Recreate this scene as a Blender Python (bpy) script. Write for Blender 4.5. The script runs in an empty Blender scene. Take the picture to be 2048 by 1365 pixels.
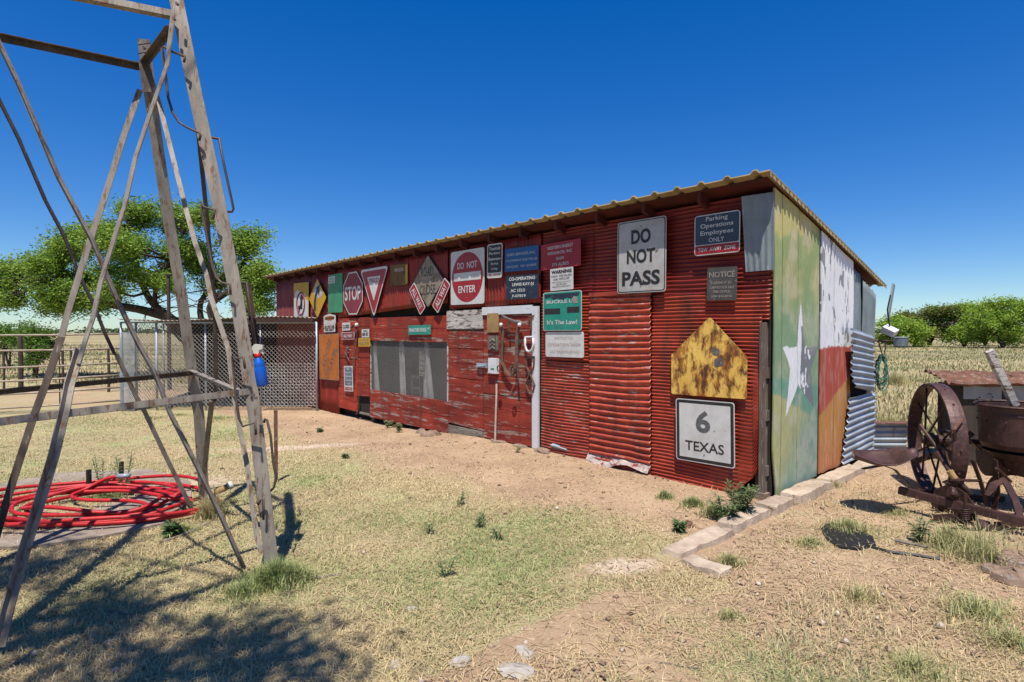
import bpy, math, random
import numpy as np
from mathutils import Vector, Matrix, Euler
random.seed(7); rng = np.random.default_rng(11)
sc = bpy.context.scene
# ------------------------------------------------------------------ camera
f_px = 1140.0; CH = 1.46; PITCH = math.atan(18.5/f_px)
cam = bpy.data.cameras.new('camera'); camo = bpy.data.objects.new('camera', cam)
sc.collection.objects.link(camo); sc.camera = camo
cam.sensor_width = 36; cam.lens = 36*f_px/2048; cam.clip_end = 6000; cam.clip_start = .05
camo.location = (0, 0, CH); camo.rotation_euler = (math.radians(90)-PITCH, 0, 0)
# ------------------------------------------------------------------ sky, sun, exposure
SUN_EL = math.radians(67.5); SUN_AZ = math.radians(4)      # azimuth: how far the light drifts to the right of straight ahead
w = bpy.data.worlds.new('World'); sc.world = w; w.use_nodes = True
nt = w.node_tree; bg = nt.nodes['Background']
sky = nt.nodes.new('ShaderNodeTexSky'); sky.sky_type = 'NISHITA'; sky.sun_disc = False
sky.sun_elevation = SUN_EL; sky.sun_rotation = math.pi+SUN_AZ
sky.altitude = 900; sky.air_density = 1.0; sky.dust_density = 0.3; sky.ozone_density = 3.2
hs = nt.nodes.new('ShaderNodeHueSaturation'); hs.inputs['Saturation'].default_value = 1.6; hs.inputs['Hue'].default_value = .512
gm = nt.nodes.new('ShaderNodeGamma'); gm.inputs[1].default_value = .8; nt.links.new(sky.outputs[0], gm.inputs[0]); nt.links.new(gm.outputs[0], hs.inputs['Color']); tn = nt.nodes.new('ShaderNodeMix'); tn.data_type = 'RGBA'; tn.blend_type = 'MULTIPLY'; tn.inputs[0].default_value = 1; tn.inputs[7].default_value = (.84, .98, 1.10, 1)
nt.links.new(hs.outputs[0], tn.inputs[6]); nt.links.new(tn.outputs[2], bg.inputs[0])
bg.inputs[1].default_value = 0.12
sun = bpy.data.lights.new('sun', 'SUN'); suno = bpy.data.objects.new('sun', sun)
sc.collection.objects.link(suno); sun.energy = 5.0; sun.angle = math.radians(.53); sun.color = (1, .95, .87)
suno.rotation_euler = (math.pi/2-SUN_EL, 0, -SUN_AZ); suno.location = (0, -10, 25)
sc.view_settings.view_transform = 'Standard'; sc.view_settings.look = 'None'
sc.view_settings.exposure = .50; sc.view_settings.gamma = 1
sc.cycles.max_bounces = 6; sc.cycles.transparent_max_bounces = 24
# ------------------------------------------------------------------ where things stand (metres)
R2 = np.array([.66808, -.74409]); D2 = np.array([.74409, .66808])      # along the front wall / into the barn
P0 = np.array([2.264, 4.931]); TH = math.atan2(R2[1], R2[0])
def ray(px, py):
    x = (px-1024)/f_px; y = (682.5-py)/f_px
    return np.array([x, math.cos(PITCH)+y*math.sin(PITCH), y*math.cos(PITCH)-math.sin(PITCH)])
def F(px, py, yo=0):                                  # point of the front wall plane, barn metres (x, z)
    r = ray(px, py); t = (P0@D2+yo)/(r[:2]@D2); q = r[:2]*t
    return float((q-P0)@R2), float(CH+r[2]*t)
def E(px, py, xo=0):                                  # point of the end wall plane, barn metres (y, z)
    r = ray(px, py); t = (P0@R2+xo)/(r[:2]@R2); q = r[:2]*t
    return float((q-P0)@D2), float(CH+r[2]*t)
def sm(t): t = np.clip(t, 0, 1); return t*t*(3-2*t)
def gz(x, y):                                          # ground height
    xb = (x-P0[0])*R2[0]+(y-P0[1])*R2[1]
    return -.17*sm((-xb-3.6)/3.4)
def G(px, py, dz=0):
    z = 0.
    for _ in range(6):
        r = ray(px, py); t = (CH-z-dz)/-r[2]; q = r[:2]*t; z = float(gz(q[0], q[1]))
    return Vector((q[0], q[1], z+dz))
def P(px, py, Y):
    r = ray(px, py); t = Y/r[1]; return Vector((r[0]*t, Y, CH+r[2]*t))
def BW(x, y, z): return Vector((P0[0]+x*R2[0]+y*D2[0], P0[1]+x*R2[1]+y*D2[1], z))
# numpy value noise
_perm = rng.random((256, 256))
def vn(x, y):
    xi = np.floor(x).astype(int); yi = np.floor(y).astype(int); fx = x-xi; fy = y-yi
    fx = fx*fx*(3-2*fx); fy = fy*fy*(3-2*fy)
    a = _perm[xi % 256, yi % 256]; b = _perm[(xi+1) % 256, yi % 256]
    c = _perm[xi % 256, (yi+1) % 256]; d = _perm[(xi+1) % 256, (yi+1) % 256]
    return (a*(1-fx)+b*fx)*(1-fy)+(c*(1-fx)+d*fx)*fy
def fbm(x, y, o=4, s=1.):
    x = np.asarray(x, float); y = np.asarray(y, float); r = 0; a = .5; n = 0
    for i in range(o):
        r = r+a*vn(x*s*2**i+17.3*i, y*s*2**i+5.1*i); n += a; a *= .5
    return r/n
# ------------------------------------------------------------------ materials
def hexc(c): return tuple(c)+(1,)
def weather(name, base, base2=None, under=None, amt=.3, sc3=(6, 6, 6), rough=.75, metal=0., bump=.25, dirt=.35,
            under2=None, bsc=40, sharp=.03, spec=.4, vs=4., rnd=0., streak=None):
    m = bpy.data.materials.new(name); m.use_nodes = True; n = m.node_tree.nodes; l = m.node_tree.links
    b = n['Principled BSDF']; b.inputs['Roughness'].default_value = rough; b.inputs['Metallic'].default_value = metal
    b.inputs['Specular IOR Level'].default_value = spec
    tc = n.new('ShaderNodeTexCoord'); mp = n.new('ShaderNodeMapping'); mp.inputs['Scale'].default_value = sc3
    l.new(tc.outputs['Object'], mp.inputs['Vector'])
    def noise(scale, det=6, src=mp, ro=.65):
        k = n.new('ShaderNodeTexNoise'); k.inputs['Scale'].default_value = scale; k.inputs['Detail'].default_value = det
        k.inputs['Roughness'].default_value = ro
        l.new(src.outputs[0] if src is mp else src.outputs['Object'], k.inputs['Vector']); return k
    def ramp(src, a, c):
        r = n.new('ShaderNodeMapRange'); r.inputs[1].default_value = a; r.inputs[2].default_value = c
        l.new(src, r.inputs[0]); return r.outputs[0]
    def mix(fac, A, B, mode='MIX'):
        k = n.new('ShaderNodeMix'); k.data_type = 'RGBA'; k.blend_type = mode
        if isinstance(fac, float): k.inputs[0].default_value = fac
        else: l.new(fac, k.inputs[0])
        for i, v in ((6, A), (7, B)):
            if isinstance(v, tuple): k.inputs[i].default_value = hexc(v)
            else: l.new(v, k.inputs[i])
        return k.outputs[2]
    base2 = base2 or tuple(c*.7 for c in base)
    nv = noise(1.0, 6); col = mix(ramp(nv.outputs[0], .35, .65), base, base2)
    if under:
        nu = noise(1.7, 9, ro=.7); th = .5+(.5-amt)*.42
        u = mix(ramp(noise(3.1, 3).outputs[0], .4, .6), under, under2 or tuple(c*.6 for c in under))
        col = mix(ramp(nu.outputs[0], th-sharp, th+sharp), col, u)
    nd = noise(vs*.5, 4, src=tc)
    col = mix(ramp(nd.outputs[0], .3, .7), col, mix(1., col, (1-dirt, 1-dirt*1.05, 1-dirt*1.1), 'MULTIPLY'))
    if streak:
        m2 = n.new('ShaderNodeMapping'); m2.inputs['Scale'].default_value = (7, 7, .9); l.new(tc.outputs['Object'], m2.inputs['Vector'])
        ks = n.new('ShaderNodeTexNoise'); ks.inputs['Scale'].default_value = 1.; ks.inputs['Detail'].default_value = 7; ks.inputs['Roughness'].default_value = .7; l.new(m2.outputs[0], ks.inputs['Vector'])
        col = mix(ramp(ks.outputs[0], .52, .68), col, streak)
    if rnd:
        oi = n.new('ShaderNodeObjectInfo'); mr = n.new('ShaderNodeMapRange'); mr.inputs[3].default_value = 1-rnd; mr.inputs[4].default_value = 1+rnd*.3
        l.new(oi.outputs['Random'], mr.inputs[0]); col = mix(1., col, mr.outputs[0], 'MULTIPLY')
    l.new(col, b.inputs['Base Color'])
    if bump:
        bn = noise(bsc/max(sc3), 5); bp = n.new('ShaderNodeBump'); bp.inputs['Strength'].default_value = bump
        bp.inputs['Distance'].default_value = .01; l.new(bn.outputs[0], bp.inputs['Height']); l.new(bp.outputs[0], b.inputs['Normal'])
    return m
def attrmat(name, rough=.8, spec=.25, trans=0., attr='Col', bump=0., mul=0.):
    m = bpy.data.materials.new(name); m.use_nodes = True; n = m.node_tree.nodes; l = m.node_tree.links
    b = n['Principled BSDF']; b.inputs['Roughness'].default_value = rough; b.inputs['Specular IOR Level'].default_value = spec
    a = n.new('ShaderNodeAttribute'); a.attribute_name = attr; src = a.outputs['Color']
    if mul:
        tc = n.new('ShaderNodeTexCoord'); mp = n.new('ShaderNodeMapping'); mp.inputs['Scale'].default_value = (48, 48, 2.2)
        l.new(tc.outputs['Object'], mp.inputs[0]); k = n.new('ShaderNodeTexNoise'); k.inputs['Detail'].default_value = 7
        l.new(mp.outputs[0], k.inputs['Vector']); r = n.new('ShaderNodeMapRange'); r.inputs[1].default_value = .3; r.inputs[2].default_value = .6
        r.inputs[3].default_value = 1-mul; l.new(k.outputs[0], r.inputs[0]); mx = n.new('ShaderNodeMix'); mx.data_type = 'RGBA'; mx.blend_type = 'MULTIPLY'
        mx.inputs[0].default_value = 1; l.new(src, mx.inputs[6]); l.new(r.outputs[0], mx.inputs[7]); src = mx.outputs[2]
        bp = n.new('ShaderNodeBump'); bp.inputs['Strength'].default_value = .5; bp.inputs['Distance'].default_value = .004
        l.new(k.outputs[0], bp.inputs['Height']); l.new(bp.outputs[0], b.inputs['Normal'])
    l.new(src, b.inputs['Base Color'])
    if trans:
        t = n.new('ShaderNodeBsdfTranslucent'); l.new(src, t.inputs[0]); mx = n.new('ShaderNodeMixShader'); mx.inputs[0].default_value = trans
        l.new(b.outputs[0], mx.inputs[1]); l.new(t.outputs[0], mx.inputs[2]); l.new(mx.outputs[0], n['Material Output'].inputs[0])
    return m
def screenmat(name, col, op):
    m = bpy.data.materials.new(name); m.use_nodes = True; n = m.node_tree.nodes; l = m.node_tree.links
    b = n['Principled BSDF']; b.inputs['Base Color'].default_value = hexc(col); b.inputs['Roughness'].default_value = .6
    t = n.new('ShaderNodeBsdfTransparent'); mx = n.new('ShaderNodeMixShader')
    tc = n.new('ShaderNodeTexCoord'); k = n.new('ShaderNodeTexNoise'); k.inputs['Scale'].default_value = 3
    l.new(tc.outputs['Object'], k.inputs['Vector']); r = n.new('ShaderNodeMapRange'); r.inputs[3].default_value = op-.08; r.inputs[4].default_value = op+.08
    l.new(k.outputs[0], r.inputs[0]); l.new(r.outputs[0], mx.inputs[0]); l.new(t.outputs[0], mx.inputs[1]); l.new(b.outputs[0], mx.inputs[2])
    l.new(mx.outputs[0], n['Material Output'].inputs[0]); return m
GREYW = (.36, .33, .29)
M = dict(
  redtin_v=weather('red painted tin', (.34, .028, .014), (.20, .016, .010), (.30, .19, .15), .10, (9, 9, 1.6), .55, 0, .15, rnd=.2, streak=(.17, .04, .022)),
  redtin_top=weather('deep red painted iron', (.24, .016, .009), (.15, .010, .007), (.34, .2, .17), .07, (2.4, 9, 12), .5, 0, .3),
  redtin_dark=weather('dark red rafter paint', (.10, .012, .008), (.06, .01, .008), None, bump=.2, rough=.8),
  redtin_dull=weather('dull maroon painted tin', (.20, .04, .04), (.28, .07, .07), (.30, .25, .23), .12, (6, 6, 1.5), .7, 0, .2),
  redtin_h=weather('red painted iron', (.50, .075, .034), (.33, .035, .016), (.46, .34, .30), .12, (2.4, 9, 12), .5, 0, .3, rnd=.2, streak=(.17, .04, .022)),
  redtin_worn=weather('worn red painted iron', (.52, .095, .05), (.35, .05, .026), (.56, .45, .39), .26, (3.5, 9, 22), .5, 0, .3, rnd=.2, streak=(.17, .04, .022)),
  redwood=weather('peeling red boards', (.43, .046, .018), (.27, .024, .011), (.42, .28, .22), .24, (1.6, 8, 16), .85, 0, .5, .45, rnd=.25, streak=(.15, .03, .018), sharp=.02),
  redwood2=weather('old red boards', (.43, .052, .024), (.25, .024, .013), (.50, .40, .34), .34, (1.5, 8, 15), .85, 0, .5, .45, rnd=.25, streak=(.14, .03, .018), sharp=.02),
  greywood=weather('weathered grey wood', (.30, .27, .22), (.17, .145, .115), (.10, .08, .06), .3, (3, 14, 24), .9, 0, .6),
  greywood_v=weather('weathered upright timber', (.21, .155, .12), (.11, .08, .06), (.30, .27, .24), .3, (24, 24, 2.5), .9, 0, .6),
  shedwood=weather('dark shelter boards', (.06, .045, .035), (.035, .027, .02), (.2, .18, .15), .15, (24, 24, 2.5), .9, 0, .5),
  whitewash=weather('whitewashed board', (.62, .6, .56), (.48, .44, .4), (.2, .14, .1), .42, (4, 14, 20), .85, 0, .5),
  whitepaint=weather('white painted trim', (.66, .67, .68), (.58, .6, .62), (.35, .3, .28), .14, (5, 5, 9), .5, 0, .1, .12),
  galv=weather('galvanised sheet', (.42, .47, .52), (.30, .35, .41), (.26, .17, .13), .18, (5, 5, 5), .5, .2, .15, .25),
  galv_grey=weather('grey weathered sheet', (.26, .31, .33), (.20, .24, .26), (.45, .47, .48), .2, (9, 9, 2), .6, .1, .15),
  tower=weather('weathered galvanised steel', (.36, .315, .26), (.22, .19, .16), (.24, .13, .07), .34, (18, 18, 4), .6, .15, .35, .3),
  towerdark=weather('rusted and shaded tower steel', (.13, .095, .07), (.07, .05, .04), (.28, .24, .2), .22, (14, 14, 5), .65, .15, .35, .3),  # dark rust tone that also carries the underside shade of the upper girts
  roof=weather('tan ribbed roof sheet', (.42, .33, .17), (.33, .25, .12), (.2, .14, .08), .1, (3, 3, 3), .5, 0, .1),
  rust=weather('deep brown rust', (.08, .038, .028), (.045, .022, .018), (.18, .11, .09), .25, (18, 18, 18), .6, .3, .3, .3),
  rust2=weather('plum brown rust', (.105, .052, .045), (.06, .03, .027), (.20, .11, .08), .22, (14, 14, 14), .5, .3, .3, .3),
  rustorange=weather('orange rust', (.20, .085, .05), (.10, .045, .03), (.3, .22, .17), .34, (12, 12, 12), .8, .1, .4, .3),
  black=weather('black rubber', (.012, .012, .012), (.02, .02, .02), None, rough=.5, bump=.1),
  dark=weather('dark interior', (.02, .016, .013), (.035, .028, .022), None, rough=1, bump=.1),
  concrete=weather('old concrete', (.52, .42, .32), (.42, .32, .24), (.32, .22, .15), .25, (8, 8, 8), .95, 0, .7),
  stone=weather('brown stone', (.30, .21, .15), (.2, .13, .09), (.35, .3, .25), .3, (12, 12, 12), .95, 0, .8),
  pale=weather('pale stone', (.46, .42, .37), (.32, .28, .24), None, sc3=(12, 12, 12), rough=.95, bump=.8),
  s_white=weather('sign white', (.62, .62, .60), (.54, .53, .5), (.3, .22, .15), .1, (9, 9, 9), .4, 0, .05, .2),
  s_whitedirty=weather('dirty sign white', (.42, .38, .32), (.50, .50, .50), (.28, .17, .09), .16, (5, 5, 5), .35, 0, .05, .3),
  s_tan=weather('stained sign face', (.34, .29, .22), (.24, .20, .15), (.26, .14, .05), .34, (6, 6, 4), .6, 0, .1, .4),
  s_red=weather('sign red', (.36, .012, .018), (.28, .012, .016), (.3, .1, .1), .06, (8, 8, 8), .4, 0, .05, .2),
  s_redfaded=weather('faded sign red', (.27, .04, .055), (.20, .03, .04), (.3, .12, .12), .12, (9, 9, 5), .6, 0, .05, .25),
  s_yellow=weather('sign yellow', (.58, .33, .015), (.48, .26, .01), (.55, .5, .4), .18, (7, 7, 7), .5, 0, .05, .2),
  s_yellowrust=weather('rusting yellow sign', (.86, .56, .13), (.74, .45, .08), (.40, .14, .02), .50, (5, 5, 2.6), .6, 0, .3, .25, (.11, .04, .015), sharp=.05),
  s_orange=weather('sign orange', (.52, .15, .02), (.42, .12, .02), (.33, .18, .08), .3, (5, 5, 3), .55, 0, .05, .25),
  s_green=weather('sign green', (.02, .27, .20), (.015, .22, .16), (.4, .5, .45), .05, (9, 9, 9), .4, 0, .05, .15),
  s_greendull=weather('faded green sheet', (.06, .28, .14), (.05, .23, .12), None, sc3=(4, 4, 4), rough=.6, bump=.05, dirt=.2),
  s_blue=weather('sign blue', (.015, .10, .30), (.012, .08, .24), (.05, .04, .05), .08, (9, 9, 9), .4, 0, .05, .2),
  s_bluegrey=weather('sign slate', (.045, .06, .085), (.035, .05, .07), None, rough=.4, bump=.05, dirt=.1),
  s_navy=weather('sign black blue', (.012, .016, .03), (.02, .03, .05), (.35, .45, .6), .2, (5, 5, 14), .4, 0, .05, .1),
  s_black=weather('sign black', (.015, .015, .015), (.03, .028, .026), (.2, .2, .2), .05, (20, 20, 20), .5, 0, 0, .1),
  s_greyblack=weather('worn charcoal numeral', (.07, .07, .07), (.13, .13, .13), (.4, .4, .4), .15, (20, 20, 20), .6, 0, 0, .1),
  s_fade=weather('faded lettering', (.42, .25, .23), (.5, .4, .36), (.5, .47, .42), .45, (20, 20, 20), .6, 0, 0, .1),
  s_greylet=weather('pale worn lettering', (.34, .30, .26), (.26, .2, .17), (.14, .13, .12), .3, (20, 20, 20), .6, 0, 0, .1),
  s_notice=weather('blackened notice plate', (.10, .09, .08), (.06, .055, .05), (.25, .24, .22), .25, (14, 14, 14), .5, .2, .1, .1),
  s_brown=weather('rusted brown plate', (.12, .055, .02), (.22, .13, .03), (.07, .03, .015), .3, (6, 6, 6), .7, 0, .1, .3),
  tanboard=weather('tan board', (.42, .27, .11), (.36, .22, .09), None, sc3=(5, 5, 5), rough=.8, bump=.2),
  leather=weather('old leather', (.10, .055, .035), (.17, .10, .07), (.25, .19, .15), .2, (14, 14, 14), .65, 0, .3, .2),
  greyiron=weather('grey iron', (.22, .19, .17), (.13, .10, .09), (.3, .28, .27), .3, (14, 14, 14), .5, .4, .3, .2),
  hose=weather('red rubber hose', (.52, .014, .016), (.36, .012, .014), (.45, .22, .18), .16, (14, 14, 14), .5, 0, .1, .2),
  blueplastic=weather('blue plastic', (.005, .10, .50), (.004, .085, .44), None, rough=.35, bump=0, dirt=.05),
  redplastic=weather('red plastic', (.55, .02, .01), None, None, rough=.4, bump=0, dirt=.05),
  whiteplastic=weather('cream plastic', (.66, .62, .52), None, None, rough=.4, bump=0, dirt=.15),
  ropegreen=weather('green rope', (.05, .16, .12), (.08, .2, .16), None, sc3=(30, 30, 30), rough=.9, bump=.3),
  pipe=weather('pale worn pipe', (.42, .35, .27), (.3, .22, .16), (.22, .12, .07), .25, (4, 14, 14), .6, .1, .2),
  bark=weather('dark bark', (.085, .06, .045), (.05, .035, .028), (.13, .1, .08), .3, (9, 9, 3), .95, 0, .9),
  shade=weather('black shade cloth', (.022, .020, .022), (.032, .03, .03), None, rough=.95, bump=.3),
  palewall=weather('pale plank', (.36, .37, .34), (.3, .3, .27), (.16, .12, .08), .16, (5, 5, 5), .8, 0, .3),
  tank=weather('pale tank', (.14, .18, .22), None, None, rough=.6, bump=0),
  screen=screenmat('window screen', (.17, .165, .15), .34),
)
def leafmat(n, trans=.35): return attrmat(n, .65, .25, trans)
M['leaf'] = leafmat('leaves'); M['grass'] = leafmat('grass blades', .3); M['mural'] = attrmat('mural painted boards', .8, .25, mul=.38)
# ------------------------------------------------------------------ mesh helpers
class MB:
    def __init__(s): s.v = []; s.f = []; s.sm = False
    def add(s, vs, fs):
        o = len(s.v); s.v += [tuple(q) for q in vs]; s.f += [tuple(i+o for i in f) for f in fs]; return s
    def box(s, x0, x1, y0, y1, z0, z1):
        return s.add([(x, y, z) for x in (x0, x1) for y in (y0, y1) for z in (z0, z1)],
                     [(0, 1, 3, 2), (4, 6, 7, 5), (0, 4, 5, 1), (2, 3, 7, 6), (0, 2, 6, 4), (1, 5, 7, 3)])
    def prism(s, pts, y0, y1):                        # outline in (x, z), front at y0 < y1
        n = len(pts)
        a = sum(pts[i][0]*pts[(i+1) % n][1]-pts[(i+1) % n][0]*pts[i][1] for i in range(n))
        if a < 0: pts = pts[::-1]
        vs = [(x, y0, z) for x, z in pts]+[(x, y1, z) for x, z in pts]
        return s.add(vs, [tuple(range(n)), tuple(range(2*n-1, n-1, -1))]+[(i, i+n, (i+1) % n+n, (i+1) % n) for i in range(n)])
    def tube(s, path, r, seg=6, cap=True):
        path = [Vector(p) for p in path]; rs = r if isinstance(r, (list, tuple)) else [r]*len(path)
        o = len(s.v); up = Vector((0, 0, 1)); prev = None
        for i, p in enumerate(path):
            t = (path[min(i+1, len(path)-1)]-path[max(i-1, 0)]).normalized()
            if prev is None:
                a = t.cross(up);
                if a.length < .1: a = t.cross(Vector((1, 0, 0)))
            else: a = prev-t*prev.dot(t)
            a.normalize(); prev = a; b = t.cross(a)
            for k in range(seg):
                an = 2*math.pi*k/seg; s.v.append(tuple(p+(a*math.cos(an)+b*math.sin(an))*rs[i]))
        for i in range(len(path)-1):
            for k in range(seg):
                s.f.append((o+i*seg+k, o+i*seg+(k+1) % seg, o+(i+1)*seg+(k+1) % seg, o+(i+1)*seg+k))
        if cap:
            s.f.append(tuple(o+k for k in range(seg))[::-1]); e = o+(len(path)-1)*seg; s.f.append(tuple(e+k for k in range(seg)))
        return s
    def strap(s, path, wv, w, th):                    # flat bar along path, width along wv
        path = [Vector(p) for p in path]; o = len(s.v)
        for i, p in enumerate(path):
            t = (path[min(i+1, len(path)-1)]-path[max(i-1, 0)]).normalized()
            wd = Vector(wv[i] if isinstance(wv, list) else wv); wd = (wd-t*wd.dot(t)).normalized(); n = t.cross(wd)
            for a, b in ((-1, -1), (1, -1), (1, 1), (-1, 1)): s.v.append(tuple(p+wd*a*w/2+n*b*th/2))
        for i in range(len(path)-1):
            for k in range(4): s.f.append((o+i*4+k, o+i*4+(k+1) % 4, o+(i+1)*4+(k+1) % 4, o+(i+1)*4+k))
        e = o+(len(path)-1)*4; s.f += [(o+3, o+2, o+1, o), (e, e+1, e+2, e+3)]; return s
    def angle(s, path, wa, wb, w, th=.006):           # L section: two flanges meeting on the path
        path = [Vector(p) for p in path]; wa = Vector(wa); wb = Vector(wb)
        def adj(i, wv):
            t = (path[min(i+1, len(path)-1)]-path[max(i-1, 0)]).normalized(); return (wv-t*wv.dot(t)).normalized()
        s.strap([p+adj(i, wa)*w/2 for i, p in enumerate(path)], wa, w, th)
        s.strap([p+adj(i, wb)*(w/2+th*.6) for i, p in enumerate(path)], wb, w, th); return s
    def lathe(s, prof, o=(0, 0, 0), ax=(0, 0, 1), seg=20):
        o = Vector(o); ax = Vector(ax).normalized(); a = ax.orthogonal().normalized(); b = ax.cross(a); k0 = len(s.v); n = len(prof)
        for r, h in prof:
            for k in range(seg):
                an = 2*math.pi*k/seg; s.v.append(tuple(o+ax*h+(a*math.cos(an)+b*math.sin(an))*r))
        for i in range(n-1):
            for k in range(seg): s.f.append((k0+i*seg+k, k0+i*seg+(k+1) % seg, k0+(i+1)*seg+(k+1) % seg, k0+(i+1)*seg+k))
        return s
    def ball(s, c, r, sq=(1, 1, 1), jit=0., seg=10):
        c = Vector(c); o = len(s.v); rg = seg//2+1
        for i in range(rg):
            ph = math.pi*i/(rg-1)
            for k in range(seg):
                an = 2*math.pi*k/seg; rr = r*(1+jit*(random.random()-.5))
                s.v.append((c.x+rr*sq[0]*math.sin(ph)*math.cos(an), c.y+rr*sq[1]*math.sin(ph)*math.sin(an), c.z+rr*sq[2]*math.cos(ph)))
        for i in range(rg-1):
            for k in range(seg): s.f.append((o+i*seg+k, o+(i+1)*seg+k, o+(i+1)*seg+(k+1) % seg, o+i*seg+(k+1) % seg))
        return s
    def grid(s, fn, nu, nv):
        o = len(s.v); U = np.linspace(0, 1, nu+1); V = np.linspace(0, 1, nv+1)
        uu, vv = np.meshgrid(U, V, indexing='ij'); x, y, z = fn(uu, vv)
        x = x+0*uu; y = y+0*uu; z = z+0*uu
        s.v += list(zip(x.ravel().tolist(), y.ravel().tolist(), z.ravel().tolist())); k = nv+1
        s.f += [(o+i*k+j, o+(i+1)*k+j, o+(i+1)*k+j+1, o+i*k+j+1) for i in range(nu) for j in range(nv)]; return s
    def build(s, name, m, parent=None, smooth=False, loc=None, rot=None):
        me = bpy.data.meshes.new(name); me.from_pydata(s.v, [], s.f); me.update(); me.materials.append(M[m] if isinstance(m, str) else m)
        if smooth or s.sm: me.shade_smooth()
        o = bpy.data.objects.new(name, me); sc.collection.objects.link(o)
        if parent is not None: o.parent = parent
        if loc is not None: o.location = loc
        if rot is not None: o.rotation_euler = rot
        return o
def tag(o, label=None, cat=None, group=None, kind=None):
    if label: o['label'] = label
    if cat: o['category'] = cat
    if group: o['group'] = group
    if kind: o['kind'] = kind
    return o
def empty(name, label, cat, loc=(0, 0, 0), rot=(0, 0, 0), group=None):
    o = bpy.data.objects.new(name, None); sc.collection.objects.link(o); o.location = loc; o.rotation_euler = rot
    o.empty_display_size = .1; return tag(o, label, cat, group)
def fastmesh(name, V, Fc, mat, cols=None, parent=None):   # numpy arrays: verts (n,3), faces (m,k)
    me = bpy.data.meshes.new(name); k = Fc.shape[1]
    me.vertices.add(len(V)); me.vertices.foreach_set('co', V.astype(np.float32).ravel())
    me.loops.add(Fc.size); me.loops.foreach_set('vertex_index', Fc.astype(np.int32).ravel())
    me.polygons.add(len(Fc)); me.polygons.foreach_set('loop_start', np.arange(0, Fc.size, k, dtype=np.int32))
    me.update(calc_edges=True); me.materials.append(M[mat] if isinstance(mat, str) else mat)
    if cols is not None:
        a = me.color_attributes.new('Col', 'FLOAT_COLOR', 'POINT')
        a.data.foreach_set('color', np.concatenate([cols, np.ones((len(cols), 1))], 1).astype(np.float32).ravel())
    o = bpy.data.objects.new(name, me); sc.collection.objects.link(o)
    if parent is not None: o.parent = parent
    return o
# text laid in the sign's own plane
def text_into(mb, s, cx, cz, w, h, y, bold=.02, rot=0., sp=1.0, maxw=True, y2=None):
    cu = bpy.data.curves.new('t', 'FONT'); cu.body = s; cu.size = 1; cu.offset = bold; cu.space_character = sp; cu.resolution_u = 3
    ob = bpy.data.objects.new('t', cu); sc.collection.objects.link(ob); bpy.context.view_layer.update()
    me = bpy.data.meshes.new_from_object(ob.evaluated_get(bpy.context.evaluated_depsgraph_get()))
    co = np.array([v.co[:2] for v in me.vertices]); fs = [tuple(p.vertices) for p in me.polygons]
    bpy.data.objects.remove(ob); bpy.data.meshes.remove(me); bpy.data.curves.remove(cu)
    if len(co) == 0: return
    lo, hi = co.min(0), co.max(0); q = (co-(lo+hi)/2)/(hi-lo)*np.array([w, h]); c, sn = math.cos(rot), math.sin(rot)
    mb.add([(cx+a*c-b*sn, y, cz+a*sn+b*c) for a, b in q], fs)
# outlines
def rpoly(pts, r, n=4):
    out = []
    for i in range(len(pts)):
        p = Vector(pts[i]); a = (Vector(pts[i-1])-p); b = (Vector(pts[(i+1) % len(pts)])-p); an = a.angle(b)
        d = min(r/math.tan(an/2), a.length*.45, b.length*.45); q0 = p+a.normalized()*d; q1 = p+b.normalized()*d
        for k in range(n+1):
            t = k/n; out.append(tuple(q0*(1-t)**2+p*2*t*(1-t)+q1*t*t))
    return out
def rect(w, h, r=.0, cx=0, cz=0):
    p = [(cx-w/2, cz-h/2), (cx+w/2, cz-h/2), (cx+w/2, cz+h/2), (cx-w/2, cz+h/2)]
    return rpoly(p, r) if r else p
def circ(r, n=40, cx=0, cz=0, sx=1): return [(cx+sx*r*math.cos(2*math.pi*k/n), cz+r*math.sin(2*math.pi*k/n)) for k in range(n)]
def scale(pts, s, sz=None): return [(a*s, b*(sz or s)) for a, b in pts]

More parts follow.
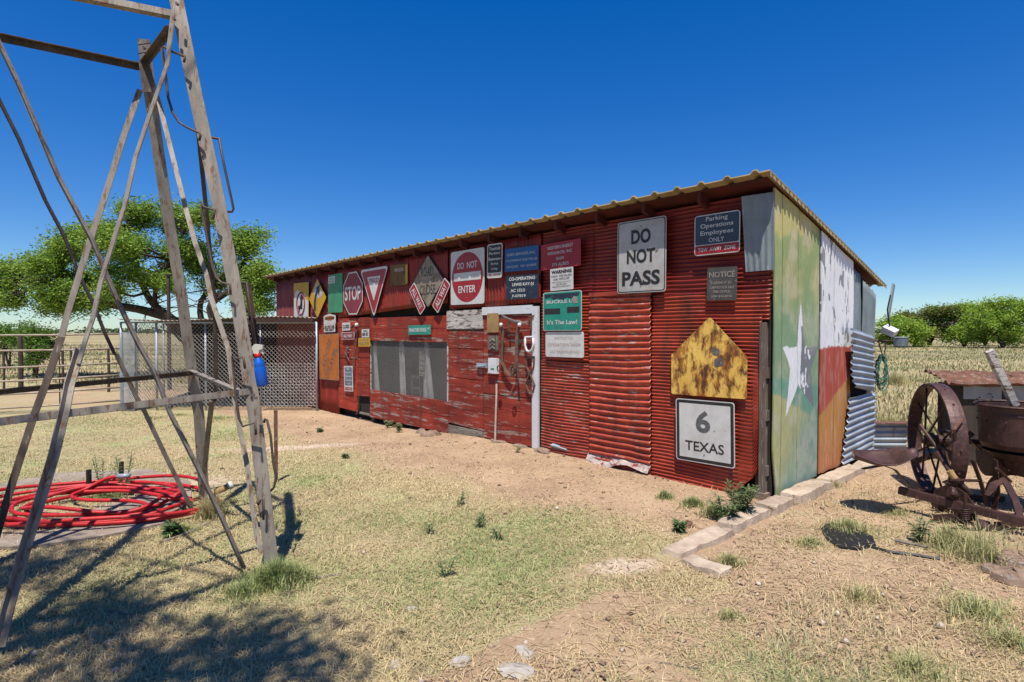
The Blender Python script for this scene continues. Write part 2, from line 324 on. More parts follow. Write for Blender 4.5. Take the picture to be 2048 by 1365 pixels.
# ------------------------------------------------------------------ GROUND
nx, ny = 420, 460
gx = np.linspace(-1, 1, nx); gxx = np.sign(gx)*(np.abs(gx)*9+np.abs(gx)**7*1600)
gy = np.linspace(0, 1, ny); gyy = -6+gy*26+gy**9*2600
XX, YY = np.meshgrid(gxx, gyy, indexing='ij')
def xb_(x, y): return (x-P0[0])*R2[0]+(y-P0[1])*R2[1]
def yb_(x, y): return (x-P0[0])*D2[0]+(y-P0[1])*D2[1]
def blob(x, y, c, rx, ry, a=0): 
    dx = x-c[0]; dy = y-c[1]; u = dx*math.cos(a)+dy*math.sin(a); v = -dx*math.sin(a)+dy*math.cos(a)
    return np.clip(1.4-np.hypot(u/rx, v/ry)*1.0, 0, 1)
def grassy(x, y):
    """0 = bare dirt .. 1 = full turf"""
    xb = xb_(x, y); yb = yb_(x, y); n = fbm(x, y, 4, 1.3); n2 = fbm(x+9, y, 4, .45)
    d = np.where(xb < .15, sm((-yb-1.15-.4*n2+.35*sm((xb+3)/2.5))/.7+(n-.5)*1.1), 1.)
    d = np.where((xb < .15) & (yb > -.3), .0, d); back = sm((yb-2.6)/1.2)
    right = .10+.55*sm((n-.54)*7)+.5*sm((y-7)/2)
    d = np.where(xb >= .15, right, d)
    d = np.where(yb > 2.6, d*(1-back)+(.45+.5*sm((n2-.42)*5))*back, d)
    lower = np.maximum(sm((3.2-x)/1.6), back) # turf left, scrubby right
    d = d*(.45+.55*lower)
    far = sm((y-10)/5); d = d*(1-far)+far*(.25+.45*(x > 1)+.6*sm((n2-.4)*4))
    d = d*(1-.9*blob(x, y, (.68, 3.5), .34, .15, .25))*(1-.8*blob(x, y, (-2.9, 7.6), 1.0, .35))
    return np.clip(d*(.8+.4*(n-.5)), 0, 1)
def wear(x, y): return np.clip(blob(x, y, (.70, 3.52), .26, .12, .25)+blob(x, y, (-3.0, 7.7), 1.1, .3)*.8+blob(x, y, (-2.95, 5.6), .4, .25), 0, 1)
ZZ = gz(XX, YY)+(fbm(XX, YY, 4, 3.)-.5)*.035*sm((40-YY)/20)
GD = grassy(XX, YY)
ids = np.arange(nx*ny).reshape(nx, ny)
FC = np.stack([ids[:-1, :-1], ids[1:, :-1], ids[1:, 1:], ids[:-1, 1:]], -1).reshape(-1, 4)
def groundmat():
    m = bpy.data.materials.new('ground soil and turf'); m.use_nodes = True; n = m.node_tree.nodes; l = m.node_tree.links
    b = n['Principled BSDF']; b.inputs['Roughness'].default_value = .95; b.inputs['Specular IOR Level'].default_value = .15
    tc = n.new('ShaderNodeTexCoord')
    def noise(s, d=8, ro=.65):
        k = n.new('ShaderNodeTexNoise'); k.inputs['Scale'].default_value = s; k.inputs['Detail'].default_value = d; k.inputs['Roughness'].default_value = ro
        l.new(tc.outputs['Object'], k.inputs['Vector']); return k.outputs[0]
    def mr(s, a, c):
        r = n.new('ShaderNodeMapRange'); r.inputs[1].default_value = a; r.inputs[2].default_value = c; l.new(s, r.inputs[0]); return r.outputs[0]
    def mix(fac, A, B):
        k = n.new('ShaderNodeMix'); k.data_type = 'RGBA'; l.new(fac, k.inputs[0])
        for i, v in ((6, A), (7, B)):
            if isinstance(v, tuple): k.inputs[i].default_value = hexc(v)
            else: l.new(v, k.inputs[i])
        return k.outputs[2]
    dirt = mix(mr(noise(1.5), .35, .65), (.41, .285, .18), (.29, .19, .118))
    dirt = mix(mr(noise(26), .56, .66), dirt, (.50, .38, .26)); dirt = mix(mr(noise(60, 4), .62, .7), dirt, (.15, .09, .06))
    turf = mix(mr(noise(3.5), .35, .65), (.40, .32, .18), (.46, .35, .21)); turf = mix(mr(noise(90, 5), .45, .62), turf, (.15, .14, .06))
    turf = mix(mr(noise(1.1), .5, .62), turf, (.33, .33, .16))
    a = n.new('ShaderNodeAttribute'); a.attribute_name = 'Col'; sp = n.new('ShaderNodeSeparateColor'); l.new(a.outputs['Color'], sp.inputs[0])
    add = n.new('ShaderNodeMath'); add.operation = 'ADD'; l.new(sp.outputs[0], add.inputs[0])
    sub = n.new('ShaderNodeMath'); sub.operation = 'MULTIPLY_ADD'; l.new(noise(14), sub.inputs[0]); sub.inputs[1].default_value = 1.6; sub.inputs[2].default_value = -.8
    l.new(sub.outputs[0], add.inputs[1])
    col = mix(mr(add.outputs[0], .15, .75), dirt, turf)
    pale = mix(mr(noise(9), .4, .6), (.55, .44, .34), (.46, .35, .26))
    col = mix(mr(sp.outputs[1], .3, .75), col, pale)
    far = mix(mr(noise(.12), .45, .56), (.40, .31, .17), (.22, .19, .10)); far = mix(mr(noise(.6, 6), .52, .62), far, (.19, .20, .08)); far = mix(mr(noise(5, 6), .5, .62), far, (.22, .18, .10))
    col = mix(sp.outputs[2], col, far)
    l.new(col, b.inputs['Base Color'])
    bp = n.new('ShaderNodeBump'); bp.inputs['Strength'].default_value = .7; bp.inputs['Distance'].default_value = .02
    l.new(noise(35, 8, .75), bp.inputs['Height']); l.new(bp.outputs[0], b.inputs['Normal']); return m
gc = np.stack([GD, wear(XX, YY), sm((YY-14)/10)], -1).reshape(-1, 3)
gr = fastmesh('ground', np.stack([XX, YY, ZZ], -1).reshape(-1, 3), FC, groundmat(), gc); gr.data.shade_smooth()
tag(gr, 'dry dirt and patchy turf yard running out to the fields', None, kind='structure')
if 'label' in gr: del gr['label']

# ------------------------------------------------------------------ BARN
barn = empty('barn', 'long low red shed of tin and boards hung with old road signs', 'shed', (P0[0], P0[1], 0), (0, 0, TH))
def corr(name, m, x0, x1, zb, zt, pitch, amp, y0, vertical=True, xn=None, bend=0., seed=0, parent=barn):
    """corrugated sheet on the front wall; zb / zt numbers or functions of x"""
    zbf = zb if callable(zb) else (lambda x: x*0+zb); ztf = zt if callable(zt) else (lambda x: x*0+zt)
    mb = MB()
    if vertical:
        nu = int(abs(x1-x0)/pitch*7); nv = 10
        def fn(u, v):
            x = x0+(x1-x0)*u; z = zbf(x)+(ztf(x)-zbf(x))*v
            return x, y0+amp*np.sin(2*np.pi*x/pitch)+(fbm(x*1.3+seed, z*2, 3)-.5)*bend, z
    else:
        H = float(np.max(ztf(np.linspace(x0, x1, 9)))-np.min(zbf(np.linspace(x0, x1, 9)))); nu = xn or 34; nv = int(H/pitch*8)
        def fn(u, v):
            x = x0+(x1-x0)*u; z = zbf(x)+(ztf(x)-zbf(x))*v
            ph = (fbm(x*1.1+seed, z*.9, 3)-.5)*pitch*1.1; am = amp*(.75+.6*fbm(x*3+seed, z*5, 2))
            return x, y0+am*np.sin(2*np.pi*(z+ph)/pitch)+(fbm(x*2+seed, z*2.5, 4)-.5)*bend, z+(fbm(x*3, z*3+seed, 2)-.5)*.006
    mb.grid(fn, nu, nv); o = mb.build(name, m, parent, smooth=True)
    so = o.modifiers.new('s', 'SOLIDIFY'); so.thickness = .002; return o
def fx(px, py): return F(px, py)[0]
def fz(px, py): return F(px, py)[1]
WT = 2.67
def line(a, b):
    (xa, za), (xb, zb) = F(*a), F(*b); return lambda x: za+(zb-za)*(x-xa)/(xb-xa)
xL = -11.85; x640 = fx(638, 700); x680 = fx(681, 720); x742 = fx(744, 740); x900 = fx(901, 740); x972 = fx(972, 760); x1070 = fx(1071, 760)
x1085 = fx(1086, 780); x1185 = fx(1187, 760); x1308 = fx(1308, 800); x1530 = fx(1530, 800)
# framing, inside faces, far walls
MB().box(-11.9, -.05, .10, .13, -.2, 2.55).build('inner_wall', 'dark', barn)
mb = MB()
for x in (-11.8, x640, x742-.05, x900+.05, x1085+.05, -2.0, -.12): MB().box(x-.05, x+.05, .035, .098, -.2, 2.58).build('wall_stud', 'greywood_v', barn)
MB().box(-11.9, -.05, 2.55, 2.6, -.2, 1.95).build('rear_wall', 'galv_grey', barn)
MB().box(-11.9, -11.86, .14, 2.54, -.2, 2.0).build('left_end_wall', 'redtin_dull', barn)
MB().prism([(-.11, -.2), (-.02, -.2), (-.02, 2.45), (-.11, 2.45)], -.005, .033).build('corner_backing', 'dark', barn)
# corrugated front panels
corr('wall_panel', 'redtin_dull', xL, x640, -.2, WT, .068, .010, -.012, bend=.03, seed=3)
corr('wall_panel', 'redtin_v', x640+.01, x680, lambda x: x*0-.16, WT, .068, .010, -.018, bend=.02, seed=5)
corr('wall_panel', 'redtin_v', x680+.01, x900, line((700, 634), (900, 607)), WT, .068, .010, -.045, bend=.025, seed=6)
corr('wall_panel', 'redtin_v', x900+.01, x1085-.01, line((905, 619), (1082, 606)), WT, .068, .010, -.03, bend=.02, seed=8)
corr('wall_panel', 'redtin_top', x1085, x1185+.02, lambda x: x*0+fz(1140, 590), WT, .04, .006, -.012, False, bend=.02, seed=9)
corr('wall_panel', 'redtin_h', x1085, x1185, fz(1130, 722), fz(1130, 592), .036, .007, -.018, False, bend=.02, seed=10)
corr('wall_panel', 'redtin_worn', x1085, x1185, line((1088, 897), (1187, 936)), fz(1130, 724), .036, .0075, -.03, False, bend=.03, seed=12)
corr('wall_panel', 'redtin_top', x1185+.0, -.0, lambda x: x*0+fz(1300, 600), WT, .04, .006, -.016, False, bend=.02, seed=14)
corr('wall_panel', 'redtin_worn', x1185-.01, x1308, lambda x: line((1187, 925), (1308, 950))(x), fz(1250, 590), .068, .0125, -.06, False, bend=.05, seed=15)
corr('wall_panel', 'redtin_h', x1308-.01, -.02, line((1310, 640), (1540, 640)), fz(1400, 588), .036, .007, -.034, False, bend=.02, seed=16)
cb = [F(1308, 968), F(1370, 983), F(1430, 990), F(1480, 978), F(1510, 955), F(1528, 925)]
cbx = np.array([c[0] for c in cb]); cbz = np.array([c[1] for c in cb])
corr('wall_panel', 'redtin_h', x1308+.005, fx(1528, 800), lambda x: np.interp(x, cbx, cbz), fz(1430, 632), .0345, .007, -.05, False, xn=60, bend=.04, seed=18)
# crumpled grey flap under the wide panel
def flap(u, v):
    x = F(1183, 900)[0]+(F(1308, 900)[0]-F(1183, 900)[0])*u; zt = .10+.0*u; z = zt-(.10+.05*np.sin(u*7))*v*(1.1-.5*u)
    return x, -.05-.07*v+(fbm(x*9, z*22, 3)-.5)*.06, z
MB().grid(flap, 40, 12).build('crumpled_edge', weather('peeling crumpled tin', (.5, .44, .4), (.4, .33, .3), (.3, .06, .05), .4, (9, 9, 9), .5, 0, .3), barn)
MB().box(x1185-.0, x1308-.25, -.085, -.05, fz(1240, 592), fz(1240, 592)+.045).build('ledge_strip', 'redtin_h', barn)
# grey tin flap under the right end of the eave
def gflap(u, v):
    x = F(1497, 500)[0]+(0.02-F(1497, 500)[0])*u; zt = F(1505, 395)[1]; zb = F(1500, 545)[1]; z = zb+(zt-zb)*v
    return x-.02*v*(1-u), -.05-.05*v*(1-u)+.004*np.sin(u*30), z
MB().grid(gflap, 24, 8).build('corner_flashing', 'galv_grey', barn)
xp0, xp1 = fx(1526, 800), fx(1536, 800)
MB().box(xp0, xp1, -.075, .0, F(1530, 985)[1], fz(1530, 645)).build('corner_post', 'greywood_v', barn)
mb = MB()
for py in (745, 830, 940): z = fz(1538, py); mb.box(xp1-.005, -.03, -.05, -.005, z-.05, z+.04)
mb.build('post_block', 'greywood_v', barn)
MB().box(-.2, -.02, -.09, .0, -.08, .06).build('footing_block', 'stone', barn)
# planks, laid one above the other
def planks(name, m, x0, x1, zb, zt, n, y0=-.03, seed=0, gap=.006):
    r = random.Random(seed); mb = MB()
    zbf = zb if callable(zb) else (lambda x: zb); cuts = [0]+[(k+r.uniform(-.12, .12))/n for k in range(1, n)]+[1]
    for k in range(n):
        def zz(x, t): return zbf(x)+(zt-zbf(x))*t
        dy = r.uniform(-.004, .004); nseg = 14; top = []; bot = []
        for i in range(nseg+1):
            x = x0+(x1-x0)*i/nseg; wob = .004*math.sin(i*1.3+k*2+seed)
            bot.append((x, zz(x, cuts[k])+(gap if k else 0)+wob*(k > 0))); top.append((x, zz(x, cuts[k+1])+.004*math.sin(i*1.3+(k+1)*2+seed)*(k < n-1)))
        mb.prism(bot+top[::-1], y0+dy-.012, y0+dy+.012)
    return mb.build(name, m, barn)
planks('plank_wall', 'redwood', x680+.01, fx(718, 750), lambda x: line((684, 815), (742, 829))(x), fz(712, 636), 9, seed=1)
planks('plank_wall', 'redwood', fx(718, 750)+.003, x742-.01, lambda x: line((690, 790), (742, 793))(x), fz(712, 636), 8, seed=2)
MB().box(fx(718, 800), x742-.01, -.04, -.02, fz(730, 829), fz(730, 825)).build('hatch_sill', 'greywood', barn)
MB().box(fx(718, 800), x742-.01, .0, .02, fz(730, 829), fz(730, 791)).build('dog_hatch', 'dark', barn)
planks('plank_wall', 'redwood', x742+.005, x900-.005, fz(820, 680), fz(820, 634), 2, seed=4)
planks('plank_wall', 'redwood2', x742+.005, x900-.005, lambda x: line((746, 834), (899, 866))(x), fz(820, 791), 2, seed=5, y0=-.036)
planks('plank_wall', 'redwood2', x900+.005, x972-.015, lambda x: line((903, 845), (972, 862))(x), fz(935, 662), 6, seed=6)
MB().box(x900+.01, x972-.02, -.05, -.03, fz(935, 884), fz(935, 856)).build('sill_board', 'greywood', barn)
MB().box(x900+.005, x972-.02, -.045, -.02, fz(935, 661), fz(935, 652)).build('dark_board', 'greywood_v', barn)
MB().box(x900-.02, x972-.01, -.055, -.03, fz(935, 658), fz(935, 621)).build('whitewashed_board', 'whitewash', barn)
# window
win = MB().box(x742, x900, -.05, -.038, fz(820, 683), fz(820, 675)).build('window', 'redwood2', barn)
zw0, zw1 = fz(820, 793), fz(820, 682)
MB().prism([(x742+.02, zw0), (x900-.04, zw0), (x900-.04, zw1), (x742+.02, zw1)], -.022, -.020).build('screen', 'screen', win)
mb = MB(); mb.box(x742+.005, x742+.02, -.036, -.018, zw0-.02, zw1); mb.box(x900-.04, x900-.02, -.036, -.018, zw0-.02, zw1); mb.box(x742+.02, x900-.04, -.040, -.02, zw0-.02, zw0)
mb.build('window_frame', 'whitewash', win)
def cloth(px0, px1, seed):
    def fn(u, v):
        x0, x1 = F(px0, 740)[0], F(px1, 740)[0]; z = zw0+(zw1-zw0)*v
        return x0+(x1-x0)*u*(1-.55*v), .02+.015*np.sin(u*9+v*2+seed), z
    return MB().grid(fn, 16, 8).build('curtain', weather('grey curtain', (.82, .82, .80), (.72, .72, .7), None, rough=.9, bump=.1), win, smooth=True)
cloth(745, 759, 1); cloth(798, 811, 3); cloth(846, 864, 5)
MB().box(fx(838, 740), fx(848, 740), .0, .02, zw0+.35, zw1-.15).build('hanging_board', 'whitewash', win)
mb = MB(); cx = fx(826, 780)
for dx in (-.12, .12): mb.box(cx+dx-.012, cx+dx+.012, .05, .07, zw0, zw0+.34)
mb.box(cx-.13, cx+.13, .05, .07, zw0+.3, zw0+.34); mb.box(cx-.13, cx+.13, .05, .07, zw0+.12, zw0+.15); mb.build('chair_back', 'greywood', win)
# door
dzb = .03; dzt = fz(1020, 630)
door = planks('door', 'redwood2', x972+.005, x1070-.005, lambda x: line((976, 875), (1070, 893))(x), dzt, 8, seed=9, y0=-.034)
MB().box(x1070, x1085-.03, -.062, -.03, fz(1078, 896), fz(1078, 613)).build('door_jamb', 'whitepaint', barn)
MB().box(x972-.01, x1070-.002, -.062, -.03, dzt+.005, fz(1020, 613)).build('door_header', 'whitepaint', barn)
mb = MB(); z = fz(970, 731); mb.box(fx(961, 731), fx(981, 731), -.075, -.05, z-.03, z+.03); mb.tube([BWl for BWl in [(fx(964, 731), -.08, z-.015), (fx(980, 731), -.08, z+.005)]], .01)
mb.build('latch', 'galv', door)
# foundation rubble under the boards
# eave rafters
r_ = .245; rz = lambda y: 2.785-r_*(y+.25)
k = 0
for x in [-11.6+.61*i for i in range(19)]:
    mb = MB(); y0, y1 = -.17, 2.7
    vs = [(x+s, y, rz(y)-.022+dz) for s in (-.02, .02) for y in (y0, y1) for dz in (-.09, .004)]
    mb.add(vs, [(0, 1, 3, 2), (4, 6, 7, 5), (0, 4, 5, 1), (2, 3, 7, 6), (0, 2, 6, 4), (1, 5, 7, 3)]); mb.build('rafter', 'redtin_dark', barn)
# roof: ribbed sheet with a real edge
pr = []; x = -12.15; sp = .2475
while x < .10:
    for dx, dz in ((0, 0), (.172, 0), (.195, .03), (.222, .03), (.2455, 0)): pr.append((x+dx, dz))
    x += sp
pr = [(a, b*.85) for a, b in pr if a < .06]+[(.068, 0)]
mb = MB(); n = len(pr); ys = [-.25, -.1, 1.2, 2.2, 2.93]
for y in ys:
    for a, b in pr: mb.v.append((a, y, rz(y)+b+.006*math.sin(a*3+y)*(y > -.2)))
for j in range(len(ys)-1):
    for i in range(n-1): mb.f.append((j*n+i, j*n+i+1, (j+1)*n+i+1, (j+1)*n+i))
rf = mb.build('roof', 'roof', barn); so = rf.modifiers.new('s', 'SOLIDIFY'); so.thickness = .012; so.offset = 1
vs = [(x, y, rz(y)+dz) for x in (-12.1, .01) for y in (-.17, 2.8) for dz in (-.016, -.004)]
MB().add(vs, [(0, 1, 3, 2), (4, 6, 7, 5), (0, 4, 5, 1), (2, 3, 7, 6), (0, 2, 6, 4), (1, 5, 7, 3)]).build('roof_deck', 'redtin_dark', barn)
def edgef(u, v):
    y = -.245+3.17*u; tooth = np.sin(y*2*np.pi/.085); return .066+.007*tooth*v, y, rz(y)+.004-(.038+.012*tooth)*v
MB().grid(edgef, 300, 2).build('roof_edge_strip', 'roof', barn)
# ---- end wall: the painted boards (x = 0 .. ), one colour per paint zone of the mural
def ey(px, py=760): return E(px, py)[0]
STAR = [E(*q) for q in [(1598, 606), (1607, 692), (1632, 694), (1617, 738), (1623, 815), (1591, 770), (1565, 834), (1575, 735), (1560, 694), (1589, 695)]]
def inpoly(x, y, poly):
    ins = np.zeros(x.shape, bool); n = len(poly)
    for i in range(n):
        x0, y0 = poly[i]; x1, y1 = poly[(i+1) % n]
        if y0 == y1: continue
        c = ((y0 > y) != (y1 > y)) & (x < (x1-x0)*(y-y0)/(y1-y0)+x0); ins ^= c
    return ins
def above(y, z, a, b, nz):                      # above the line through two photo points
    (ya, za), (yb, zb) = E(*a), E(*b); return sm(((z-(za+(zb-za)*(y-ya)/(yb-ya)))+nz)/.05)
def muralcol(y, z):
    n1 = fbm(y*14, z*1.6, 4)-.5; n2 = fbm(y*6+5, z*6, 4); n3 = fbm(y*30, z*5, 3)
    def c(a): return np.array(a)[None, None, :]+0*y[..., None]
    def mx(A, B, t): return A*(1-t[..., None])+B*t[..., None]
    g = mx(c((.24, .30, .13)), c((.36, .34, .15)), sm((n2-.35)*3))
    g = mx(g, c((.17, .28, .17)), sm((1.95-z+n1*.5)/.5)*.75)
    g = mx(g, c((.52, .42, .16)), above(y, z, (1557, 480), (1632, 470), n1*.2)*.6)
    bot = mx(c((.36, .36, .17)), c((.05, .21, .26)), sm((.75-z+n1*.6+(y-.5)*.7)/.6)*.6)
    g = mx(bot, g, above(y, z, (1552, 796), (1632, 842), n1*.06))
    g = mx(g, c((.12, .27, .20)), above(y, z, (1552, 796), (1632, 842), n1*.06)*(1-above(y, z, (1552, 760), (1632, 775), n1*.1))*.8)
    ins = inpoly(y+(n2-.5)*.02, z+n1*.03, STAR); ctr = E(1598, 700)[0]
    pe = (y > ctr+(n3-.5)*.06) & (fbm(y*16, z*9, 3) < .66); wh = c((.80, .80, .80)); gr_ = c((.16, .17, .18))
    st = np.where(pe[..., None], gr_, wh); g = np.where(ins[..., None], st, g)
    zr = E(1665, 697)[1]
    r = mx(c((.42, .20, .06)), c((.36, .07, .045)), above(y, z, (1634, 838), (1692, 758), n1*.03))
    r = mx(r, c((.40, .13, .07)), sm((.55-z)/.5)*.6)
    wt = c((.80, .80, .80)); pk = (fbm(y*18+3, z*5, 4) > .64) & (fbm(y*2, z*2+9, 2) > .45)
    wt = np.where(pk[..., None], c((.22, .23, .24)), wt)
    r = mx(r, wt, sm((z-zr+n1*.05)/.03))
    g = mx(g, c((.44, .42, .33)), .45*sm((n2-.45)*3)); r = mx(r, c((.5, .42, .36)), .25*sm((n3-.5)*4)*(z < zr))
    return np.clip(np.where((y > E(1633, 760)[0]-.003)[..., None], r, g)*1.3, 0, .84)
bnds = [(1551, 1558, 0), (1558.5, 1590, .004), (1591, 1632, 0), (1635, 1662, .006), (1663.5, 1700, .002)]
bot_at = lambda y: float(np.interp(y, [0, .95, 1.9], [.0, .06, .05]))
for a, b, dx in bnds:
    y0, y1 = ey(a), ey(b)
    if a == 1551: y0 = -.03
    nu = max(4, int((y1-y0)/.008)); nv = 330
    uu, vv = np.meshgrid(np.linspace(0, 1, nu+1), np.linspace(0, 1, nv+1), indexing='ij'); yy = y0+(y1-y0)*uu
    zt = rz(yy)-.035; zb = bot_at((y0+y1)/2)+.02*(fbm(yy*9, yy*0, 2)-.5); zz = zb+(zt-zb)*vv
    if a == 1663.5: yy = yy-(1-uu)*0-(uu)*.10*sm((fbm(zz*1.2+3, zz*0, 3)-.3)*2)*sm((1.6-zz)/.3)
    if a == 1551: yy = yy+.07*(1-uu)*sm((.5-zz)/.5)
    cl = muralcol(yy, zz)*(1-.35*sm((np.abs(uu-.5)-.485)/.015))[..., None]
    X = .02+dx+(fbm(yy*2, zz*1.1, 3)-.5)*.02+0*yy
    Vv = np.stack([X, yy, zz], -1).reshape(-1, 3); idd = np.arange((nu+1)*(nv+1)).reshape(nu+1, nv+1)
    fcs = np.stack([idd[:-1, :-1], idd[1:, :-1], idd[1:, 1:], idd[:-1, 1:]], -1).reshape(-1, 4)
    o = fastmesh('painted_board', Vv, fcs, 'mural', cl.reshape(-1, 3), barn); s_ = o.modifiers.new('s', 'SOLIDIFY'); s_.thickness = .018; s_.offset = -1
o = MB().prism([(0, 0), (1, 0), (1, 1), (0, 1)], 0, 1)
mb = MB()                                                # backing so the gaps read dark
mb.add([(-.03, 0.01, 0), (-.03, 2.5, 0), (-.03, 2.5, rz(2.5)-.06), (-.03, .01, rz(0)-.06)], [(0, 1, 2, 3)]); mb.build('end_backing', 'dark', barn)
def endsheet(name, m, pa, pb, pc, pd, pitch, amp, xo, horiz, bend=.02, tilt=0., nu=24, ragged=0.):
    """sheet on the end wall between four photo points: a bottom near, b bottom far, c top far, d top near"""
    A, B, C, D_ = [np.array(E(*q, xo)) for q in (pa, pb, pc, pd)]; H = max(abs(D_[1]-A[1]), abs(C[1]-B[1])); W_ = abs(B[0]-A[0])
    nv = int(H/pitch*8) if horiz else 8; nu = nu if horiz else int(W_/pitch*8)
    def fn(u, v):
        q = (A[:, None, None]*(1-u)+B[:, None, None]*u)*(1-v)+(D_[:, None, None]*(1-u)+C[:, None, None]*u)*v
        y, z = q; y = y+ragged*(1-u)*(fbm(z*9, z*0+xo*50, 3)-.5)
        ph = (z-tilt*(y-A[0])) if horiz else y
        return xo+amp*np.sin(2*np.pi*ph/pitch)+(fbm(y*2, z*2, 3)-.5)*bend, y, z
    o = MB().grid(fn, nu, nv).build(name, m, barn, smooth=True); s_ = o.modifiers.new('s', 'SOLIDIFY'); s_.thickness = .002; return o
endsheet('end_sheet', 'galv_grey', (1704, 680), (1722, 685), (1722, 550), (1704, 535), .07, .006, .02, False)
endsheet('end_sheet', 'galv_grey', (1724, 680), (1750, 690), (1752, 592), (1726, 560), .07, .006, .035, False)
endsheet('end_sheet', 'galv', (1708, 776), (1748, 783), (1750, 672), (1704, 656), .068, .012, .10, True, .04, tilt=-.10, ragged=.10)
endsheet('end_sheet', 'galv', (1684, 930), (1748, 900), (1750, 785), (1700, 796), .068, .012, .07, True, .03, tilt=.03, ragged=.1)
MB().box(-.03, .02, 2.50, 2.58, 0, 1.95).build('rear_post', 'greywood_v', barn)
y_, z_ = E(1762, 570); MB().strap([(0.1, y_-.1, z_-.42), (.12, y_+.04, z_)], (0, 1, 0), .07, .02).build('loose_board', 'galv_grey', barn)

# ---- low galvanised trough/sheet beyond the corner, kerb
o = empty('metal_sheeting', 'low galvanised corrugated sheet standing on the slab beyond the painted end wall', 'sheet', (0, 0, 0))
pA, pB = G(1745, 905), G(1812, 905)
def lowsheet(u, v):
    x = pA.x+(pB.x-pA.x)*u; y = pA.y+(pB.y-pA.y)*u; z = .02+.33*v; return x, y-.012*np.sin(z*2*np.pi/.07)-.02*v, z
MB().grid(lowsheet, 20, 30).build('sheet_face', 'galv', o, smooth=True)
MB().strap([(pA.x-.02, pA.y-.0, .36), (pB.x+.1, pB.y+.0, .36)], (0, 1, 0), .16, .01).build('top_cap', 'rustorange', o)
kerb = empty('concrete_kerb', 'cracked concrete footing kerb running from the barn corner into the yard', 'kerb', (P0[0], P0[1], 0), (0, 0, TH))
def kerbpiece(x0, x1, y0, y1, h, seed):
    def fn(u, v):
        pass
    mb = MB(); nx_, ny_ = (14, 20) if (y1-y0) > (x1-x0) else (20, 12)
    def top(u, v):
        e = np.minimum(np.minimum(u, 1-u), np.minimum(v, 1-v)); x = x0+(x1-x0)*u; y = y0+(y1-y0)*v
        wx = (fbm(y*5+seed, x*5, 3)-.5)*.05*(np.abs(u-.5) > .3); wy = (fbm(x*5, y*5+seed, 3)-.5)*.05*(np.abs(v-.5) > .3)
        return x+wx, y+wy, np.where(e < .001, -.06, h*(.75+.25*sm(e/.12))+(fbm(x*12, y*12+seed, 3)-.5)*.022)
    mb.grid(top, nx_, ny_); return mb.build('kerb_block', 'concrete', kerb)
kerbpiece(.03, .20, -1.80, -1.05, .045, 1); kerbpiece(.02, .19, -1.04, -.42, .06, 2); kerbpiece(.035, .21, -.41, -.02, .07, 3); kerbpiece(.05, .24, -.01, .75, .085, 4)
kerbpiece(.05, .23, .76, 1.7, .075, 5); kerbpiece(.05, .25, 1.71, 3.0, .06, 6); kerbpiece(.205, .50, -1.83, -1.68, .035, 7)

# ------------------------------------------------------------------ SIGNS
SY = -.075
def place(pts):
    """centre, size and tilt on the wall of a sign from its four corners tl, tr, br, bl"""
    q = [np.array(F(a, b, SY)) for a, b in pts]; c = sum(q)/4; t = (q[1]-q[0]+q[2]-q[3])/2; u = (q[0]-q[3]+q[1]-q[2])/2
    return c, float(np.hypot(*t)), float(np.hypot(*u)), math.atan2(t[1], t[0])
def signroot(name, label, outline, m, c, tilt, th=.003, group=None, y=SY, cat='sign'):
    o = MB().prism(outline, -th, 0).build(name, m); p = BW(c[0], y, c[1]); o.location = p; o.rotation_euler = (0, -tilt, TH)
    return tag(o, label, cat, group)
def layer(par, name, pts, m, d): return MB().prism(pts, -.003-d, -.0025-d+.0008 if d > .001 else -.0030).build(name, m, par)
def letters(par, rows, m, d=.0022, name='lettering', bold=.02):
    mb = MB()
    for r in rows: text_into(mb, r[0], r[1], r[2], r[3], r[4], -.0035-d, bold=(r[6] if len(r) > 6 else bold), rot=(r[5] if len(r) > 5 else 0))
    return mb.build(name, m, par)
def bolts(par, pts):
    for a, b in pts: MB().ball((a, -.005, b), .007, seg=8).build('bolt', 'greyiron', par)
# 1 yellow/white no-turn
c, w_, h_, t = place([(587.5, 568), (617.5, 564), (617.5, 636), (588, 635)])
s = signroot('warning_sign', 'half yellow, half white square sign with a crossed-out black arrow, far left of the wall', rect(w_, h_, .03), 's_yellow', c, t)
layer(s, 'white_face', [(-w_*.47, -h_*.47), (w_*.47, -h_*.47), (w_*.47, -.02), (w_*.3, h_*.02), (w_*.26, h_*.17), (-w_*.05, h_*.22), (-w_*.2, h_*.3), (-w_*.4, h_*.22), (-w_*.47, .05)], 's_white', .001)
layer(s, 'symbol', [(-.16, -.12), (-.03, -.12), (-.03, .02), (-.08, .02), (.03, .14), (.13, .02), (.08, .02), (.08, -.2), (-.16, -.2)], 's_black', .0022)
mb = MB(); mb.tube([(x, -.0085, z-.08) for x, z in circ(.24, 32, sx=.9)]+[(.216, -.0085, -.08)], .018, 4); mb.tube([(-.12, -.0085, -.28), (.14, -.0085, .1)], .016, 4); mb.build('red_ring', 's_redfaded', s)
# 2 curve diamond
c, w_, h_, t = place([(620, 560), (654.5, 556), (654.5, 636), (620, 637)]); a = w_/2*1.0; b = h_/2
s = signroot('warning_sign', 'yellow diamond warning sign with a black curved arrow', rpoly([(-a, 0), (0, -b), (a, 0), (0, b)], .03), 's_yellow', c, 0, y=SY-.02)
layer(s, 'faded_patch', [(-a*.5, b*.3), (-.02, 0), (a*.45, b*.05), (a*.62, b*.25), (0, b*.82)], 's_whitedirty', .001)
mb = MB(); mb.strap([(-.12, -.0078, -.25), (-.12, -.0078, -.08), (-.07, -.0078, .06), (.0, -.0078, .15)], (1, 0, .15), .085, .0015); mb.prism([(-.06, .22), (.12, .28), (.10, .06)], -.0086, -.007); mb.build('arrow', 's_black', s)
